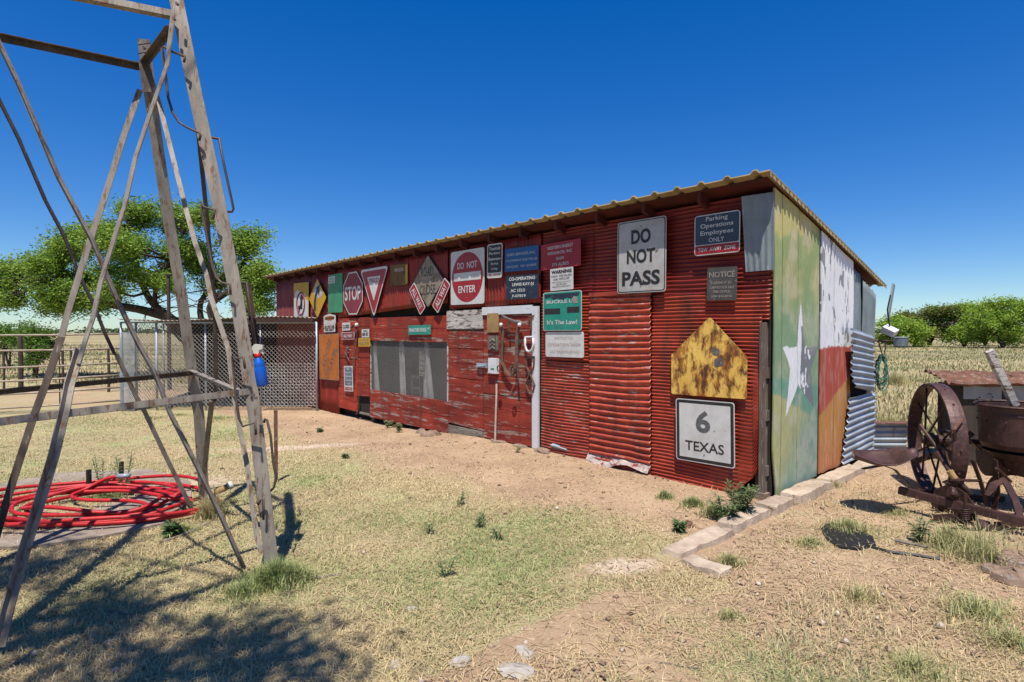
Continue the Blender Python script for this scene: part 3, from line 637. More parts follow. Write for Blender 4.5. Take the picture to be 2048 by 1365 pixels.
# 3 green sheet
c, w_, h_, t = place([(657, 550), (687, 547), (683.5, 624), (656, 627)])
s = signroot('green_sign', 'plain faded green upright panel with a small label, left of the stop sign', rect(w_, h_, .02), 's_greendull', c, t)
layer(s, 'small_label', rect(.3, .13, 0, -.16, h_*.36), 's_white', .001); letters(s, [('CAUTION', -.16, h_*.36+.025, .24, .035), ('FIRE LANE', -.16, h_*.36-.03, .24, .03)], 's_greendull')
# 4 stop
c, w_, h_, t = place([(687, 545), (725.5, 544), (725.5, 629), (687, 630)]); q = .414
octo = lambda a, b: [(-a*q, -b), (a*q, -b), (a, -b*q), (a, b*q), (a*q, b), (-a*q, b), (-a, b*q), (-a, -b*q)]
s = signroot('stop_sign', 'faded red octagonal sign reading STOP', octo(w_/2, h_/2), 's_white', c, 0)
layer(s, 'red_face', octo(w_/2*.94, h_/2*.94), 's_redfaded', .001); letters(s, [('STOP', 0, 0, w_*.82, h_*.33)], 's_white')
# 5 yield
c, w_, h_, t = place([(724, 540.6), (780, 532), (778, 634), (722, 637)]); tri = [(-w_/2, h_/2), (w_/2, h_/2), (0, -h_/2)]
s = signroot('yield_sign', 'red and white downward triangle sign reading YIELD', rpoly(tri, .05), 's_white', c, t*.8, y=SY-.02)
layer(s, 'red_face', rpoly([(x*.90, (z-.03)*.90+.03) for x, z in tri], .045), 's_red', .001)
layer(s, 'white_face', rpoly([(x*.48, (z-h_*.16)*.5+h_*.16) for x, z in tri], .02), 's_white', .0022); letters(s, [('YIELD', 0, h_*.25, w_*.36, h_*.085)], 's_red', .0035)
bolts(s, [(0, h_*.40), (0, -h_*.36)])
# 6 brown plate
c, w_, h_, t = place([(781, 531), (816, 528), (816, 569), (780, 573)])
s = signroot('rusted_plate', 'small dark brown rusted plate right of the yield sign', rect(w_, h_, .02), 's_brown', c, t)
layer(s, 'yellow_edge', rect(w_*.12, h_*.9, 0, w_*.42, 0), 's_yellow', .001); layer(s, 'worn_band', rect(w_*.5, h_*.18, 0, 0, h_*.25), 's_tan', .001)
# 7 road closed
a = (F(888.7, 558.7, SY)[0]-F(825.7, 567.5, SY)[0])/2; zt_, zb_ = F(856.5, 509, SY)[1], F(859.4, 616.7, SY)[1]; b = (zt_-zb_)/2; cx_ = (F(888.7, 558.7, SY)[0]+F(825.7, 567.5, SY)[0])/2
s = signroot('diamond_sign', 'stained tan diamond sign reading ROAD CLOSE', rpoly([(-a, 0), (0, -b), (a, 0), (0, b)], .04), 's_black', (cx_, (zt_+zb_)/2), 0)
layer(s, 'tan_face', rpoly([(-a*.96, 0), (0, -b*.96), (a*.96, 0), (0, b*.96)], .04), 's_tan', .001)
letters(s, [('ROAD', -.02, .15, .34, .15), ('CLOSE', -.01, -.13, .44, .15)], 's_black', bold=.0)
# 8 all-way strips
for px, py, rot, lb in ((834.5, 597.5, -math.radians(52), 'small red ALL WAY strip tilted down at the left edge of the road closed diamond'), (882.5, 591.5, math.radians(52), 'small red ALL WAY strip tilted up at the right edge of the road closed diamond')):
    cc = F(px, py, SY-.02); s = signroot('all_way_sign', lb, rect(.52, .19, .03), 's_white', cc, rot, y=SY-.02, group='all way strips')
    layer(s, 'red_face', rect(.49, .16, .025), 's_red', .001); letters(s, [('ALL WAY', 0, 0, .40, .095)], 's_white')
# 9 do not enter
c, w_, h_, t = place([(901.3, 505.4), (968.4, 494.9), (969.8, 607), (902.7, 611)])
s = signroot('do_not_enter_sign', 'white square sign with red disc and bar reading DO NOT ENTER', rect(w_, h_, .04), 's_white', c, t)
layer(s, 'red_disc', circ(.46, 48, sx=w_, cz=0) if 0 else [(x*w_, z*h_) for x, z in circ(.46, 48)], 's_red', .001)
layer(s, 'white_bar', rect(w_*.80, h_*.15, 0, 0, .01), 's_white', .0022)
letters(s, [('DO', -w_*.19, h_*.22, w_*.2, h_*.12), ('NOT', w_*.15, h_*.22, w_*.3, h_*.12), ('ENTER', 0, -h_*.22, w_*.52, h_*.13)], 's_white'); bolts(s, [(0, h_*.40), (0, -h_*.38)])
# 10 taxicab
c, w_, h_, t = place([(974.5, 489.5), (1004.4, 486), (1005.3, 555), (975, 558)])
s = signroot('parking_sign', 'narrow black and white sign reading Taxicab Parking Between Signs Only', rect(w_, h_, .04), 's_white', c, t)
layer(s, 'black_face', rect(w_*.9, h_*.80, .03, 0, h_*.06), 's_black', .001)
letters(s, [(tx, 0, h_*(.36-.15*i), w_*ww, h_*.09) for i, (tx, ww) in enumerate([('Taxicab', .74), ('Parking', .72), ('Between', .8), ('Signs', .5), ('Only', .45)])], 's_white')
letters(s, [('TOW-AWAY ZONE', 0, -h_*.41, w_*.75, h_*.05)], 's_red', name='red_lettering')
# 11 blue lease sign
c, w_, h_, t = place([(1010.5, 499), (1077, 490.5), (1077.7, 539), (1009.5, 545)])
s = signroot('lease_sign', 'blue lease sign with pale lettering, GAEA SERVICES on its top line', rect(w_, h_, .01), 's_blue', c, t)
letters(s, [('GAEA SERVICES, INC.', 0, h_*.22, w_*.86, h_*.13), ('CD LOWRANCE LEASE WELL #3', 0, -.01, w_*.92, h_*.11), ('330 ACRES   RRC #178009', 0, -h_*.3, w_*.88, h_*.11)], 's_white', bold=.0)
# 12 black plate
c, w_, h_, t = place([(1012.4, 553), (1077, 548), (1077.5, 597), (1012.4, 600)])
s = signroot('lease_sign', 'black scuffed lease plate reading LEWIS KAY below the blue sign', rect(w_, h_, .01), 's_navy', c, t)
letters(s, [('CO-OPERATING', 0, h_*.36, w_*.8, h_*.14), ('LEWIS KAY-N', .02, h_*.12, w_*.66, h_*.13), ('AC 153.5', -w_*.12, -h_*.13, w_*.45, h_*.13), ('F-07819', -w_*.08, -h_*.36, w_*.42, h_*.12)], 's_white', bold=.03)
# 13 red lease sign
c, w_, h_, t = place([(1081.7, 490), (1161, 478), (1163, 530), (1083, 543)])
s = signroot('lease_sign', 'dark red lease sign reading WESTERN ENERGY RESOURCES', rect(w_, h_, .01), 's_red', c, t)
letters(s, [('WESTERN ENERGY', 0, h_*.32, w_*.66, h_*.12), ('RESOURCES, INC.', 0, h_*.10, w_*.62, h_*.12), ('SHAW', 0, -h_*.12, w_*.2, h_*.12), ('275 ACRES', 0, -h_*.34, w_*.42, h_*.12)], 's_white', bold=.01)
# 14 warning
c, w_, h_, t = place([(1099, 539), (1146, 533.5), (1147.6, 578), (1102.7, 583)])
s = signroot('pipeline_sign', 'small white WARNING sign about a high pressure gas pipeline', rect(w_, h_, .01), 's_white', c, t)
letters(s, [('WARNING', 0, h_*.34, w_*.88, h_*.16, 0, .05), ('HIGH PRESSURE', 0, h_*.15, w_*.88, h_*.09), ('GAS PIPELINE', 0, h_*.01, w_*.7, h_*.09), ('BEFORE DIGGING CALL COLLECT', 0, -h_*.13, w_*.8, h_*.045), ('806 658-5600', 0, -h_*.23, w_*.45, h_*.05), ('EMERGENCY NUMBER ABOVE', 0, -h_*.33, w_*.8, h_*.045)], 's_black', bold=.01)
# 15 green law sign
c, w_, h_, t = place([(1088, 586), (1165, 581), (1166, 661), (1089, 662.5)])
s = signroot('law_sign', "green sign with two black bars reading It's The Law!", rect(w_, h_, .035), 's_white', c, t, y=SY-.015)
layer(s, 'green_face', rect(w_*.975, h_*.97, .03), 's_green', .001)
letters(s, [("It's The Law!", 0, -h_*.28, w_*.78, h_*.12), ('BUCKLE UP,', 0, h_*.24, w_*.80, h_*.10)], 's_white')
layer(s, 'black_bar', rect(w_*.42, h_*.15, 0, -w_*.25, -h_*.0), 's_black', .0022); layer(s, 'black_bar', rect(w_*.31, h_*.15, 0, w_*.29, .01), 's_black', .0022)
layer(s, 'peeled_patch', [(-w_*.46, h_*.45), (-w_*.44, h_*.33), (-w_*.3, h_*.36), (-w_*.22, h_*.29), (-w_*.1, h_*.33), (w_*.02, h_*.27), (w_*.12, h_*.34), (w_*.24, h_*.30), (w_*.44, h_*.38), (w_*.45, h_*.45)], 's_navy', .0015)
mb = MB(); mb.prism(circ(.045, 7, w_*.33, h_*.27), -.0066, -.0055); mb.build('lichen_patch', 's_greylet', s); bolts(s, [(0, -h_*.42)])
# 16 faded white
c, w_, h_, t = place([(1091, 664.5), (1168, 664), (1168, 716), (1091.6, 714)])
s = signroot('faded_sign', "faded cream sign with ghostly red letters below the green law sign", rect(w_, h_, .03), 's_white', c, t)
letters(s, [('RESTRICTED', 0, h_*.26, w_*.5, h_*.10), ('OPERATION AREA', 0, 0, w_*.86, h_*.12), ('NO TRESPASSING', 0, -h_*.28, w_*.76, h_*.10)], 's_fade', bold=.0)
# 17 do not pass
c, w_, h_, t = place([(1235.8, 448.4), (1333, 431.6), (1337, 583.4), (1239.4, 588)])
s = signroot('do_not_pass_sign', 'large upright white sign reading DO NOT PASS in black', rect(w_, h_, .035), 's_whitedirty', c, t, y=SY-.02)
layer(s, 'black_rim', rect(w_*.965, h_*.975, .03), 's_black', .001); layer(s, 'white_face', rect(w_*.93, h_*.95, .027), 's_whitedirty', .0022)
letters(s, [('DO', 0, h_*.27, w_*.40, h_*.20), ('NOT', 0, 0, w_*.58, h_*.19), ('PASS', .0, -h_*.30, w_*.78, h_*.20)], 's_black', .0035, bold=.035); bolts(s, [(0, h_*.41), (0, -h_*.41)])
# 18 parking operations
c, w_, h_, t = place([(1387.7, 434), (1479, 420), (1482, 503.4), (1391, 513)])
s = signroot('parking_sign', 'slate sign reading Parking Operations Employees ONLY with a red tow away band', rect(w_, h_, .035), 's_white', c, t, y=SY)
layer(s, 'slate_face', rpoly([(-w_*.48, -h_*.24), (w_*.48, -h_*.24), (w_*.48, h_*.475), (-w_*.48, h_*.475)], .02), 's_bluegrey', .001)
layer(s, 'red_band', rpoly([(-w_*.48, -h_*.475), (w_*.48, -h_*.475), (w_*.48, -h_*.26), (-w_*.48, -h_*.26)], .012), 's_red', .001)
letters(s, [('Parking', 0, h_*.37, w_*.48, h_*.14), ('Operations', 0, h_*.205, w_*.72, h_*.14), ('Employees', 0, h_*.03, w_*.72, h_*.14), ('ONLY', 0, -h_*.14, w_*.34, h_*.11), ('TOW  AWAY  ZONE', 0, -h_*.365, w_*.82, h_*.095)], 's_white', bold=.01)
# 19 notice
c, w_, h_, t = place([(1414, 537), (1474, 532.7), (1475, 600.5), (1415, 601)])
s = signroot('notice_plate', 'small blackened metal plate headed NOTICE', rect(w_, h_, .012), 's_notice', c, t)
letters(s, [('NOTICE', 0, h_*.28, w_*.86, h_*.17), ('PERSONS IN OR', .0, h_*.03, w_*.7, h_*.08), ('CARRIED FOR SALE', 0, -h_*.11, w_*.82, h_*.08), ('TIME OF PICK', 0, -h_*.24, w_*.6, h_*.08), ('GSM 855-8730', 0, -h_*.38, w_*.7, h_*.07)], 's_greylet', bold=.01)
# 20 rusting pentagon
pts = [F(*q, SY-.015) for q in [(1343, 788.5), (1494, 799), (1495, 715), (1419.5, 634), (1343, 710)]]; cx_ = sum(p[0] for p in pts)/5; cz_ = sum(p[1] for p in pts)/5
pl = [(a-cx_, b-cz_) for a, b in pts]
s = signroot('pentagon_sign', 'blank yellow house-shaped sign eaten by rust', rpoly(pl, .025), 's_yellowrust', (cx_, cz_), 0, y=SY-.015)
mb = MB(); mb.prism(rpoly([(.05, .09), (.11, .08), (.12, .14), (.07, .16), (.04, .13)], .02), -.0045, -.0035); mb.prism(rpoly([(.06, -.02), (.16, -.01), (.15, .06), (.07, .06)], .02), -.0045, -.0035); mb.build('bare_patch', 'greyiron', s); bolts(s, [(-.03, -.25)])
# 21 texas 6
c, w_, h_, t = place([(1355, 796.5), (1473, 805), (1473, 937.5), (1356.5, 917)])
s = signroot('route_sign', 'white route sign with 6 above TEXAS in a black border', rect(w_, h_, .03), 's_white', c, t, y=SY-.03)
layer(s, 'black_rim', rect(w_*.97, h_*.97, .026), 's_black', .001); layer(s, 'white_face', rect(w_*.87, h_*.87, .004), 's_white', .0022)
letters(s, [('TEXAS', 0, -h_*.24, w_*.66, h_*.155)], 's_black', .0035, bold=.012); letters(s, [('6', -.01, h_*.16, w_*.25, h_*.35)], 's_greyblack', .0035, 'numeral', .03); bolts(s, [(0, -h_*.36)])
# 22 danger pair
c, w_, h_, t = place([(647.7, 630), (672, 628), (671, 648), (647.7, 649)])
s = signroot('danger_sign', 'small white and orange DANGER plate above the loose gravel sign', rpoly([(-w_/2, -h_/2), (w_/2, -h_/2), (w_/2, h_*.35), (0, h_*.55), (-w_/2, h_*.35)], .03), 's_white', c, t)
layer(s, 'orange_band', [(x*w_*.82, z*h_*.5+.02) for x, z in circ(.5, 20)], 's_orange', .001); letters(s, [('DANGER', 0, .02, w_*.8, h_*.26)], 's_black', bold=.04)
c, w_, h_, t = place([(648, 649.5), (671, 648.5), (670, 664), (648, 665)])
s = signroot('text_plate', 'small pale plate with two rows of black words under the DANGER plate', rect(w_, h_, .01), 's_white', c, t)
letters(s, [('DO NOT USE', 0, h_*.22, w_*.86, h_*.26), ('FOR LIGHT', 0, -h_*.24, w_*.8, h_*.26)], 's_black', bold=.05); layer(s, 'dark_line', rect(w_, .02, 0, 0, 0), 's_brown', .001)
# 23 loose gravel
c, w_, h_, t = place([(639, 669), (678.5, 667.7), (677.5, 761.5), (638.5, 758.5)])
s = signroot('loose_gravel_sign', 'tall orange sign turned on its side reading LOOSE GRAVEL', rect(w_, h_, .03), 's_tan', c, t)
layer(s, 'orange_face', rect(w_*.96, h_*.97, .03), 's_orange', .001); letters(s, [('LOOSE', -w_*.1, h_*.1, .62, .14, math.radians(56)), ('GRAVEL', w_*.14, -h_*.12, .74, .15, math.radians(56))], 's_greyblack', bold=.0)
# 24-28 small plates
def small(name, label, quad, m, rows, lm, face=None, fm=None, grp=None):
    c, w_, h_, t = place(quad); s = signroot(name, label, rect(w_, h_, .012), m, c, t)
    if face: layer(s, face, rect(w_*.93, h_*.86, .01), fm, .001)
    letters(s, [(tx, 0, h_*cz, w_*ww, h_*hh) for tx, cz, ww, hh in rows], lm, bold=.03); return s, w_, h_
small('text_plate', 'tiny white plate reading CLOSED above the left ALL WAY plate', [(684.6, 646), (700.6, 645), (700.6, 661), (684.6, 662)], 's_white', [('CLOSED', 0, .8, .45)], 's_black')
small('all_way_sign', 'small level red ALL WAY plate on the left plank wall', [(684, 665), (709, 664.6), (709, 679), (684, 679.6)], 's_white', [('ALL WAY', 0, .72, .46)], 's_white', 'red_face', 's_redfaded')
small('licence_plate', 'pale licence plate above the yellow plate left of the window', [(723.7, 659), (738.5, 658.5), (738.5, 675.2), (723.7, 675.6)], 's_white', [('TEXAS', .28, .6, .2), ('BER 007', -.12, .8, .4)], 's_black')
small('licence_plate', 'yellow licence plate left of the window', [(717, 677), (740.5, 676), (740, 694), (717, 693.5)], 's_yellow', [('45 TEXAS 52', .3, .7, .16), ('347 216', -.1, .8, .4)], 's_tan')
s, w_, h_ = small('parking_sign', 'narrow slate and white parking sign low on the left plank wall', [(688.6, 733), (706, 732), (706, 784), (688.6, 782)], 's_white', [], 's_white')
layer(s, 'slate_face', rect(w_*.84, h_*.72, .02, 0, h_*.09), weather('pale slate', (.16, .22, .30), None, None, rough=.5, bump=0), .001)
layer(s, 'red_band', rect(w_*.84, h_*.12, 0, 0, -h_*.40), 's_red', .001)
letters(s, [(tx, 0, h_*(.38-.145*i), w_*ww, h_*.08) for i, (tx, ww) in enumerate([('No', .3), ('Parking', .66), ('Employee', .74), ('Vehicles', .66), ('Only', .4)])]+[('TOW AWAY', 0, -h_*.40, w_*.7, h_*.06)], 's_white')
c, w_, h_, t = place([(817, 651.5), (862, 650), (862, 669), (817, 670.5)])
s = signroot('street_sign', 'green street name sign reading MINATURE HORSE above the window', rect(w_, h_, .012), 's_green', c, t, y=SY-.0)
letters(s, [('MINATURE HORSE', -w_*.07, 0, w_*.78, h_*.42), ('AVE', w_*.40, h_*.12, w_*.1, h_*.2)], 's_white', bold=.03)

# ------------------------------------------------------------------ THINGS HUNG ON THE WALL AND DOOR
def wp(px, py, y=-.06): x, z = F(px, py, y); return Vector((x, y, z))
def wallthing(name, label, cat, px, py, y=-.06, group=None):
    p = wp(px, py, y); return empty(name, label, cat, BW(p.x, y, p.z), (0, 0, TH), group), p
def rel(o, pts, y=-.06): return [wp(a, b, y)-o for a, b in pts]
o, c0 = wallthing('board', 'square tan board nailed on the door top', 'board', 986, 646); a = wp(997, 665)-c0
MB().box(-a.x, a.x, -.01, .008, a.z, -a.z).build('panel', 'tanboard', o); MB().ball((-.08, -.012, .1), .008).build('nail', 'greyiron', o)
o, c0 = wallthing('carved_board', 'dark carved wooden block with chevron grooves on the door', 'board', 986.5, 686); a = wp(997, 701)-c0
MB().box(-a.x, a.x, -.01, .008, a.z, -a.z).build('panel', 'greywood_v', o); mb = MB()
for i in range(3): z = .05-.05*i; mb.strap([(-.05, -.016, z-.03), (0, -.016, z), (.05, -.016, z-.03)], (0, 0, 1), .02, .01)
mb.build('chevron', 'greywood', o)
o, c0 = wallthing('electric_box', 'white switch box on the door beside the latch', 'switch box', 988.5, 732); a = wp(997, 748)-c0
MB().box(-a.x, a.x, -.035, .01, a.z, -a.z).build('casing', 'whitepaint', o); MB().box(-.03, .04, -.038, -.035, -.05, -.03).build('label_plate', 's_greendull', o); MB().box(-a.x-.012, -a.x, -.03, 0, a.z*.9, -a.z*.9).build('side_cover', 's_redfaded', o)
o, c0 = wallthing('wooden_stick', 'thin pale pole leaning on the door', 'pole', 990, 893)
MB().tube([wp(a, b, y)-c0 for a, b, y in [(990, 893, -.14), (991, 850, -.11), (993, 790, -.08), (993, 768, -.07)]], .014).build('shaft', weather('pink worn pole', (.45, .3, .25), (.5, .42, .36), None, sc3=(9, 9, 30), rough=.9), o)
# harness hames
o, c0 = wallthing('horse_harness', 'old leather and iron horse harness hanging in a loop on the door', 'harness', 1020, 640, -.09)
MB().tube(rel(c0, [(1001, 629), (1008, 634), (1020, 640), (1030, 644), (1040, 645), (1045, 650)], -.11), [.008, .014, .018, .022, .026, .012], 8).build('top_bow', 'greyiron', o, smooth=True)
for px in (1002, 1039): MB().ball(wp(px, 650, -.13)-c0, .026, seg=12).build('hame_ball', 'whitepaint', o, smooth=True)
MB().strap(rel(c0, [(1002, 652), (1006, 668), (1004, 700), (1004, 725), (1012, 742), (1022, 753)], -.10), (1, .3, 0), .035, .012).build('left_strap', 'leather', o)
MB().strap(rel(c0, [(1037, 652), (1034, 672), (1033, 700), (1034, 722), (1030, 740), (1024, 752)], -.12), (1, .3, 0), .045, .014).build('right_strap', 'leather', o)
mb = MB(); q = wp(1037, 740, -.12)-c0; mb.tube([(q.x+.035*math.cos(a_), -.12, q.z+.05*math.sin(a_)) for a_ in np.linspace(0, 6.28, 14)], .009, 5); q = wp(1008, 737, -.1)-c0; mb.tube([(q.x+.03*math.cos(a_), -.1, q.z+.035*math.sin(a_)) for a_ in np.linspace(0, 6.28, 14)], .008, 5)
mb.build('iron_ring', 'rust', o); MB().strap(rel(c0, [(1034, 722), (1036, 740), (1037, 758)], -.13), (1, 0, 0), .03, .01).build('tail_strap', 'leather', o)
MB().strap(rel(c0, [(1018, 645), (1020, 655), (1019, 660)], -.11), (1, 0, 0), .03, .01).build('short_strap', 'leather', o)
o, c0 = wallthing('stirrup', 'pale white stirrup hung at the door edge', 'stirrup', 1058, 675, -.08)
MB().tube(rel(c0, [(1051, 676), (1050, 690), (1053, 701), (1058, 704), (1064, 700), (1067, 690), (1066, 676)], -.08), .014, 8).build('bow', 'whitepaint', o, smooth=True); MB().tube(rel(c0, [(1050, 675), (1067, 674)], -.08), .010, 8).build('bar', 'whitepaint', o)
o, c0 = wallthing('leather_strap', 'looped brown leather strap hanging below the stirrup', 'strap', 1058, 716, -.07)
MB().strap(rel(c0, [(1052, 718), (1053, 735), (1062, 752), (1069, 770), (1065, 785), (1056, 782), (1052, 768), (1058, 750), (1067, 735), (1068, 717)], -.075), (0, 1, 0), .02, .014).build('loop', 'leather', o)
MB().strap(rel(c0, [(1050, 717), (1069, 715)], -.07), (0, 0, 1), .03, .012).build('buckle_bar', 'rust', o)
o, c0 = wallthing('hand_tool', 'rusty iron tool hung high on the door right of the harness', 'tool', 1062, 637, -.07)
MB().strap(rel(c0, [(1062, 633), (1062, 660)], -.07), (1, 0, 0), .03, .01).build('blade', 'rustorange', o); MB().strap(rel(c0, [(1057, 634), (1068, 632)], -.07), (0, 0, 1), .02, .012).build('head', 'rustorange', o)
# left wall: long tool, iron bits
o, c0 = wallthing('long_tool', 'long thin wooden-handled tool hanging beside the small parking sign', 'tool', 708, 665, -.09)
MB().tube(rel(c0, [(710, 668), (708, 700), (706, 745)], -.10), .012).build('handle', 'leather', o)
MB().ball(wp(712, 662, -.1)-c0, .06, (.8, .5, 1.4)).build('head', 's_redfaded', o, smooth=True); MB().ball(wp(713, 650, -.11)-c0, .035).build('cap', 'whitepaint', o); MB().tube(rel(c0, [(703, 655), (709, 650), (715, 660), (714, 690)], -.1), .012).build('hook', 'rust', o)
o, c0 = wallthing('iron_bit', 'bunch of old iron bits on the left plank wall', 'ironwork', 694, 700, -.07)
MB().tube(rel(c0, [(695, 692), (693, 700), (697, 706), (693, 715)], -.07), .012).build('bit_bar', 'greyiron', o); MB().tube(rel(c0, [(690, 704), (694, 713), (698, 722)], -.07), .01).build('bit_bar', 'greyiron', o); MB().ball(wp(695, 697, -.08)-c0, .025).build('knob', 'ropegreen', o)
o, c0 = wallthing('drain_pipe', 'short bent rusty pipe at the dog hatch edge', 'pipe', 717, 826, -.07)
MB().tube(rel(c0, [(718, 792), (718, 815), (716, 826), (712, 829)], -.06), .016).build('bend', 'rust', o)
# rope, lamp box and iron arm on the rear corner
yl, zl = E(1752, 662, .0); pc = BW(.14, yl, zl)
o = empty('floodlight', 'old white lamp housing tipped on the rear corner of the shed', 'lamp', pc, (0, 0, TH))
MB().add(*(lambda m_: (m_.v, m_.f))(MB().box(-.07, .07, -.06, .06, -.035, .035))).build('housing', 'whitepaint', o, rot=(.3, .5, 0)); MB().box(-.06, .06, -.05, .05, -.039, -.035).build('lens', 'galv', o, rot=(.3, .5, 0))
MB().tube([(.0, 0, .05), (-.02, -.02, .25), (.0, .02, .42)], .008).build('cable', 'black', o)
pr_ = P(1765, 682, 7.0)
o = empty('rope_coil', 'green rope coiled in long loops hanging from an iron arm at the rear corner', 'rope', pr_)
MB().tube([(-.14, .0, .0), (.12, 0, -.0)], .012).build('iron_arm', 'rust', o)
for k_ in range(9):
    r = random.Random(k_); wdt = r.uniform(.04, .085)+.004*k_; top = r.uniform(-.16, -.19); bt = r.uniform(-.45, -.66); cx = r.uniform(-.015, .02)
    MB().tube([(cx+wdt*math.sin(a_)*(.75+.25*math.cos(a_+2.6)), r.uniform(-.02, .02), (top+bt)/2+(top-bt)/2*math.cos(a_)) for a_ in np.linspace(0, 2*math.pi, 26)], .0065, 5, cap=False).build('rope_loop', 'ropegreen', o, smooth=True)
MB().tube([(-.05, 0, 0), (-.03, 0, -.08), (-.0, 0, -.17)], .007, 5).build('hanging_cord', 'rust', o); MB().tube([(.03, 0, 0), (.035, 0, -.1), (.02, 0, -.17)], .007, 5).build('hanging_cord', 'rust', o)

# stones and debris at the foot of the wall
def stone(px, py, r, sq, label, m='stone', name='stone', grp='stones along the foot of the wall', seed=0):
    random.seed(seed+int(px)); g = G(px, py); o = MB().ball((0, 0, 0), r, sq, .28, 12).build(name, m); o.location = (g.x, g.y, g.z+r*sq[2]*.1); o.rotation_euler = (0, 0, random.random()*3)
    return tag(o, label, 'stone', grp)
stone(842, 868, .09, (1.2, .8, .8), 'pale stone under the plank wall below the window right end')
stone(862, 872, .12, (1.5, .8, .6), 'flat brown stone under the planks, next to the pale stone')
stone(1000, 885, .08, (1.6, .7, .3), 'flat stone under the door left corner')
stone(1040, 893, .08, (1.6, .7, .3), 'flat stone under the middle of the door')
stone(1084, 905, .09, (1.4, .8, .6), 'rounded stone at the foot of the white door jamb')
stone(1376, 1052, .05, (1, .8, .7), 'small reddish stone in the grass left of the kerb', 'rustorange', grp='loose stones')
for px, py, r, lb in ((822, 1218, .03, 'small white stone in the turf at lower middle'), (920, 1325, .05, 'white bone-like stone near the bottom edge'), (1048, 1305, .05, 'grey pitted stone low in the middle'), (1035, 1345, .075, 'broad pale pitted stone at the bottom edge'),
                      (218, 1285, .03, 'tiny white stone inside the tree shadow'), (790, 1330, .035, 'little pale stone left of the bone-like one'), (1302, 1344, .035, 'little orange stone at the bottom right of centre'), (1050, 1259, .022, 'tiny pale stone above the grey pitted stone')):
    stone(px, py, r, (1.2, .8, .3), lb, 'rustorange' if 'orange' in lb else 'pale', grp='loose stones', seed=3)
g = G(1122, 908); o = MB().prism([(-.13, -.03), (.12, -.01), (.13, .05), (.0, .035), (-.10, .02)], -.06, .06).build('metal_scrap', 'galv', None, loc=(g.x, g.y, g.z+.05), rot=(-.9, .15, TH))
tag(o, 'bent scrap of galvanised sheet lying at the foot of the wall', 'scrap')

# ------------------------------------------------------------------ WINDMILL TOWER
tw = empty('windmill_tower', 'stub of an old steel windmill tower with crossed braces and bent climbing rods', 'tower', (-2.6, 3.7, 0))
TWO = Vector((-2.6, 3.7, 0))
def tpath(pix, Y0, Y1, ext=True):
    pts = [Vector(q) for q in pix]; L = [0]
    for i in range(1, len(pts)): L.append(L[-1]+(pts[i]-pts[i-1]).length)
    return [P(p.x, p.y, 1/((1-l/L[-1])/Y0+(l/L[-1])/Y1))-TWO for p, l in zip(pts, L)]
cen = lambda v: Vector((v.x, v.y, 0)).normalized()
A = [(544, 1160), (507, 830), (471, 600), (433, 400), (390, 200), (350, 0), (330, -90)]
B = [(412, 1025), (399, 830), (384, 735), (365, 600), (336, 430), (316, 300), (299, 180), (287, 78)]
MB().angle(tpath([(x-11, y) for x, y in A], 3.42, 3.54), (1, .25, 0), (.35, 1, 0), .078, .007).build('leg', 'tower', tw)
MB().angle(tpath([(x-12, y) for x, y in B], 4.69, 4.05), (1, .25, 0), (.35, 1, 0), .078, .007).build('leg', 'tower', tw)
def seg3(a, b): return [Vector(a)-TWO, Vector(b)-TWO]
MB().angle(seg3((-3.27, 3.53, 0), (-3.42, 3.6, 3.7)), (1, .1, 0), (0, -1, 0), .07).build('leg', 'tower', tw)
MB().angle(seg3((-2.36, 2.50, 0), (-2.93, 3.07, 3.7)), (-1, .1, 0), (0, 1, 0), .07).build('leg', 'tower', tw)
def member(name, pix, Y0, Y1, kind='L', wd=.04, m='tower', wa=(1, .3, 0), wb=(.2, 1, 0)):
    mb = MB(); p = tpath(pix, Y0, Y1)
    wd *= .88
    if kind == 'L': mb.angle(p, wa, wb, wd, .005)
    else: mb.strap(p, wa, wd, .006)
    return mb.build(name, m, tw)
member('brace', [(346, 31), (334, 132), (309, 202), (271, 315), (250, 410), (220, 504), (201, 567), (186, 636), (170, 683), (157, 728)], 3.50, 2.98, 'flat', .040, wa=(1, -.3, .3))
member('brace', [(158, 700), (147, 738), (137, 772), (129, 815), (106, 912), (77, 1007), (48, 1098), (15, 1214), (-4, 1296)], 3.03, 2.39, 'L', .034, 'tower', (1, .1, 0), (.1, -1, 0))
member('brace', [(-50, -43), (0, 79), (41, 164), (82, 261), (120, 350), (160, 425), (189, 479), (217, 548), (246, 614), (283, 690), (315, 746), (343, 822), (397, 928), (447, 1032), (492, 1135)], 3.08, 3.38, 'L', .032, 'tower', (-.95, 0, -.3), (.1, -1, 0))
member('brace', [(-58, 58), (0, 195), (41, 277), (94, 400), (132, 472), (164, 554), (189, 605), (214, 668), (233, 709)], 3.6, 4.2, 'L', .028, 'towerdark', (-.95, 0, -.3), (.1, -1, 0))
member('brace', [(233, 709), (274, 797), (290, 825), (331, 912), (372, 995), (393, 1042)], 4.2, 4.62, 'flat', .036, 'tower')
member('brace', [(280, 180), (249, 268), (204, 412), (176, 494), (151, 576), (135, 627), (123, 674)], 4.1, 3.85, 'flat', .044, 'tower')
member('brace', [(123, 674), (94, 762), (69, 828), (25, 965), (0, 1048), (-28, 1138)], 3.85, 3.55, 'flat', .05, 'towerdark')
member('brace', [(300, 150), (318, 205), (334, 268), (371, 415), (390, 485), (413, 551), (422, 595), (441, 652), (457, 699), (466, 778), (478, 850), (493, 924), (513, 1069), (523, 1108)], 4.05, 3.48, 'flat', .034, 'tower')
member('brace', [(352, 55), (376, 170), (393, 274), (408, 420), (420, 557), (426, 640), (428, 778), (424, 803)], 3.56, 4.1, 'L', .03, 'towerdark')
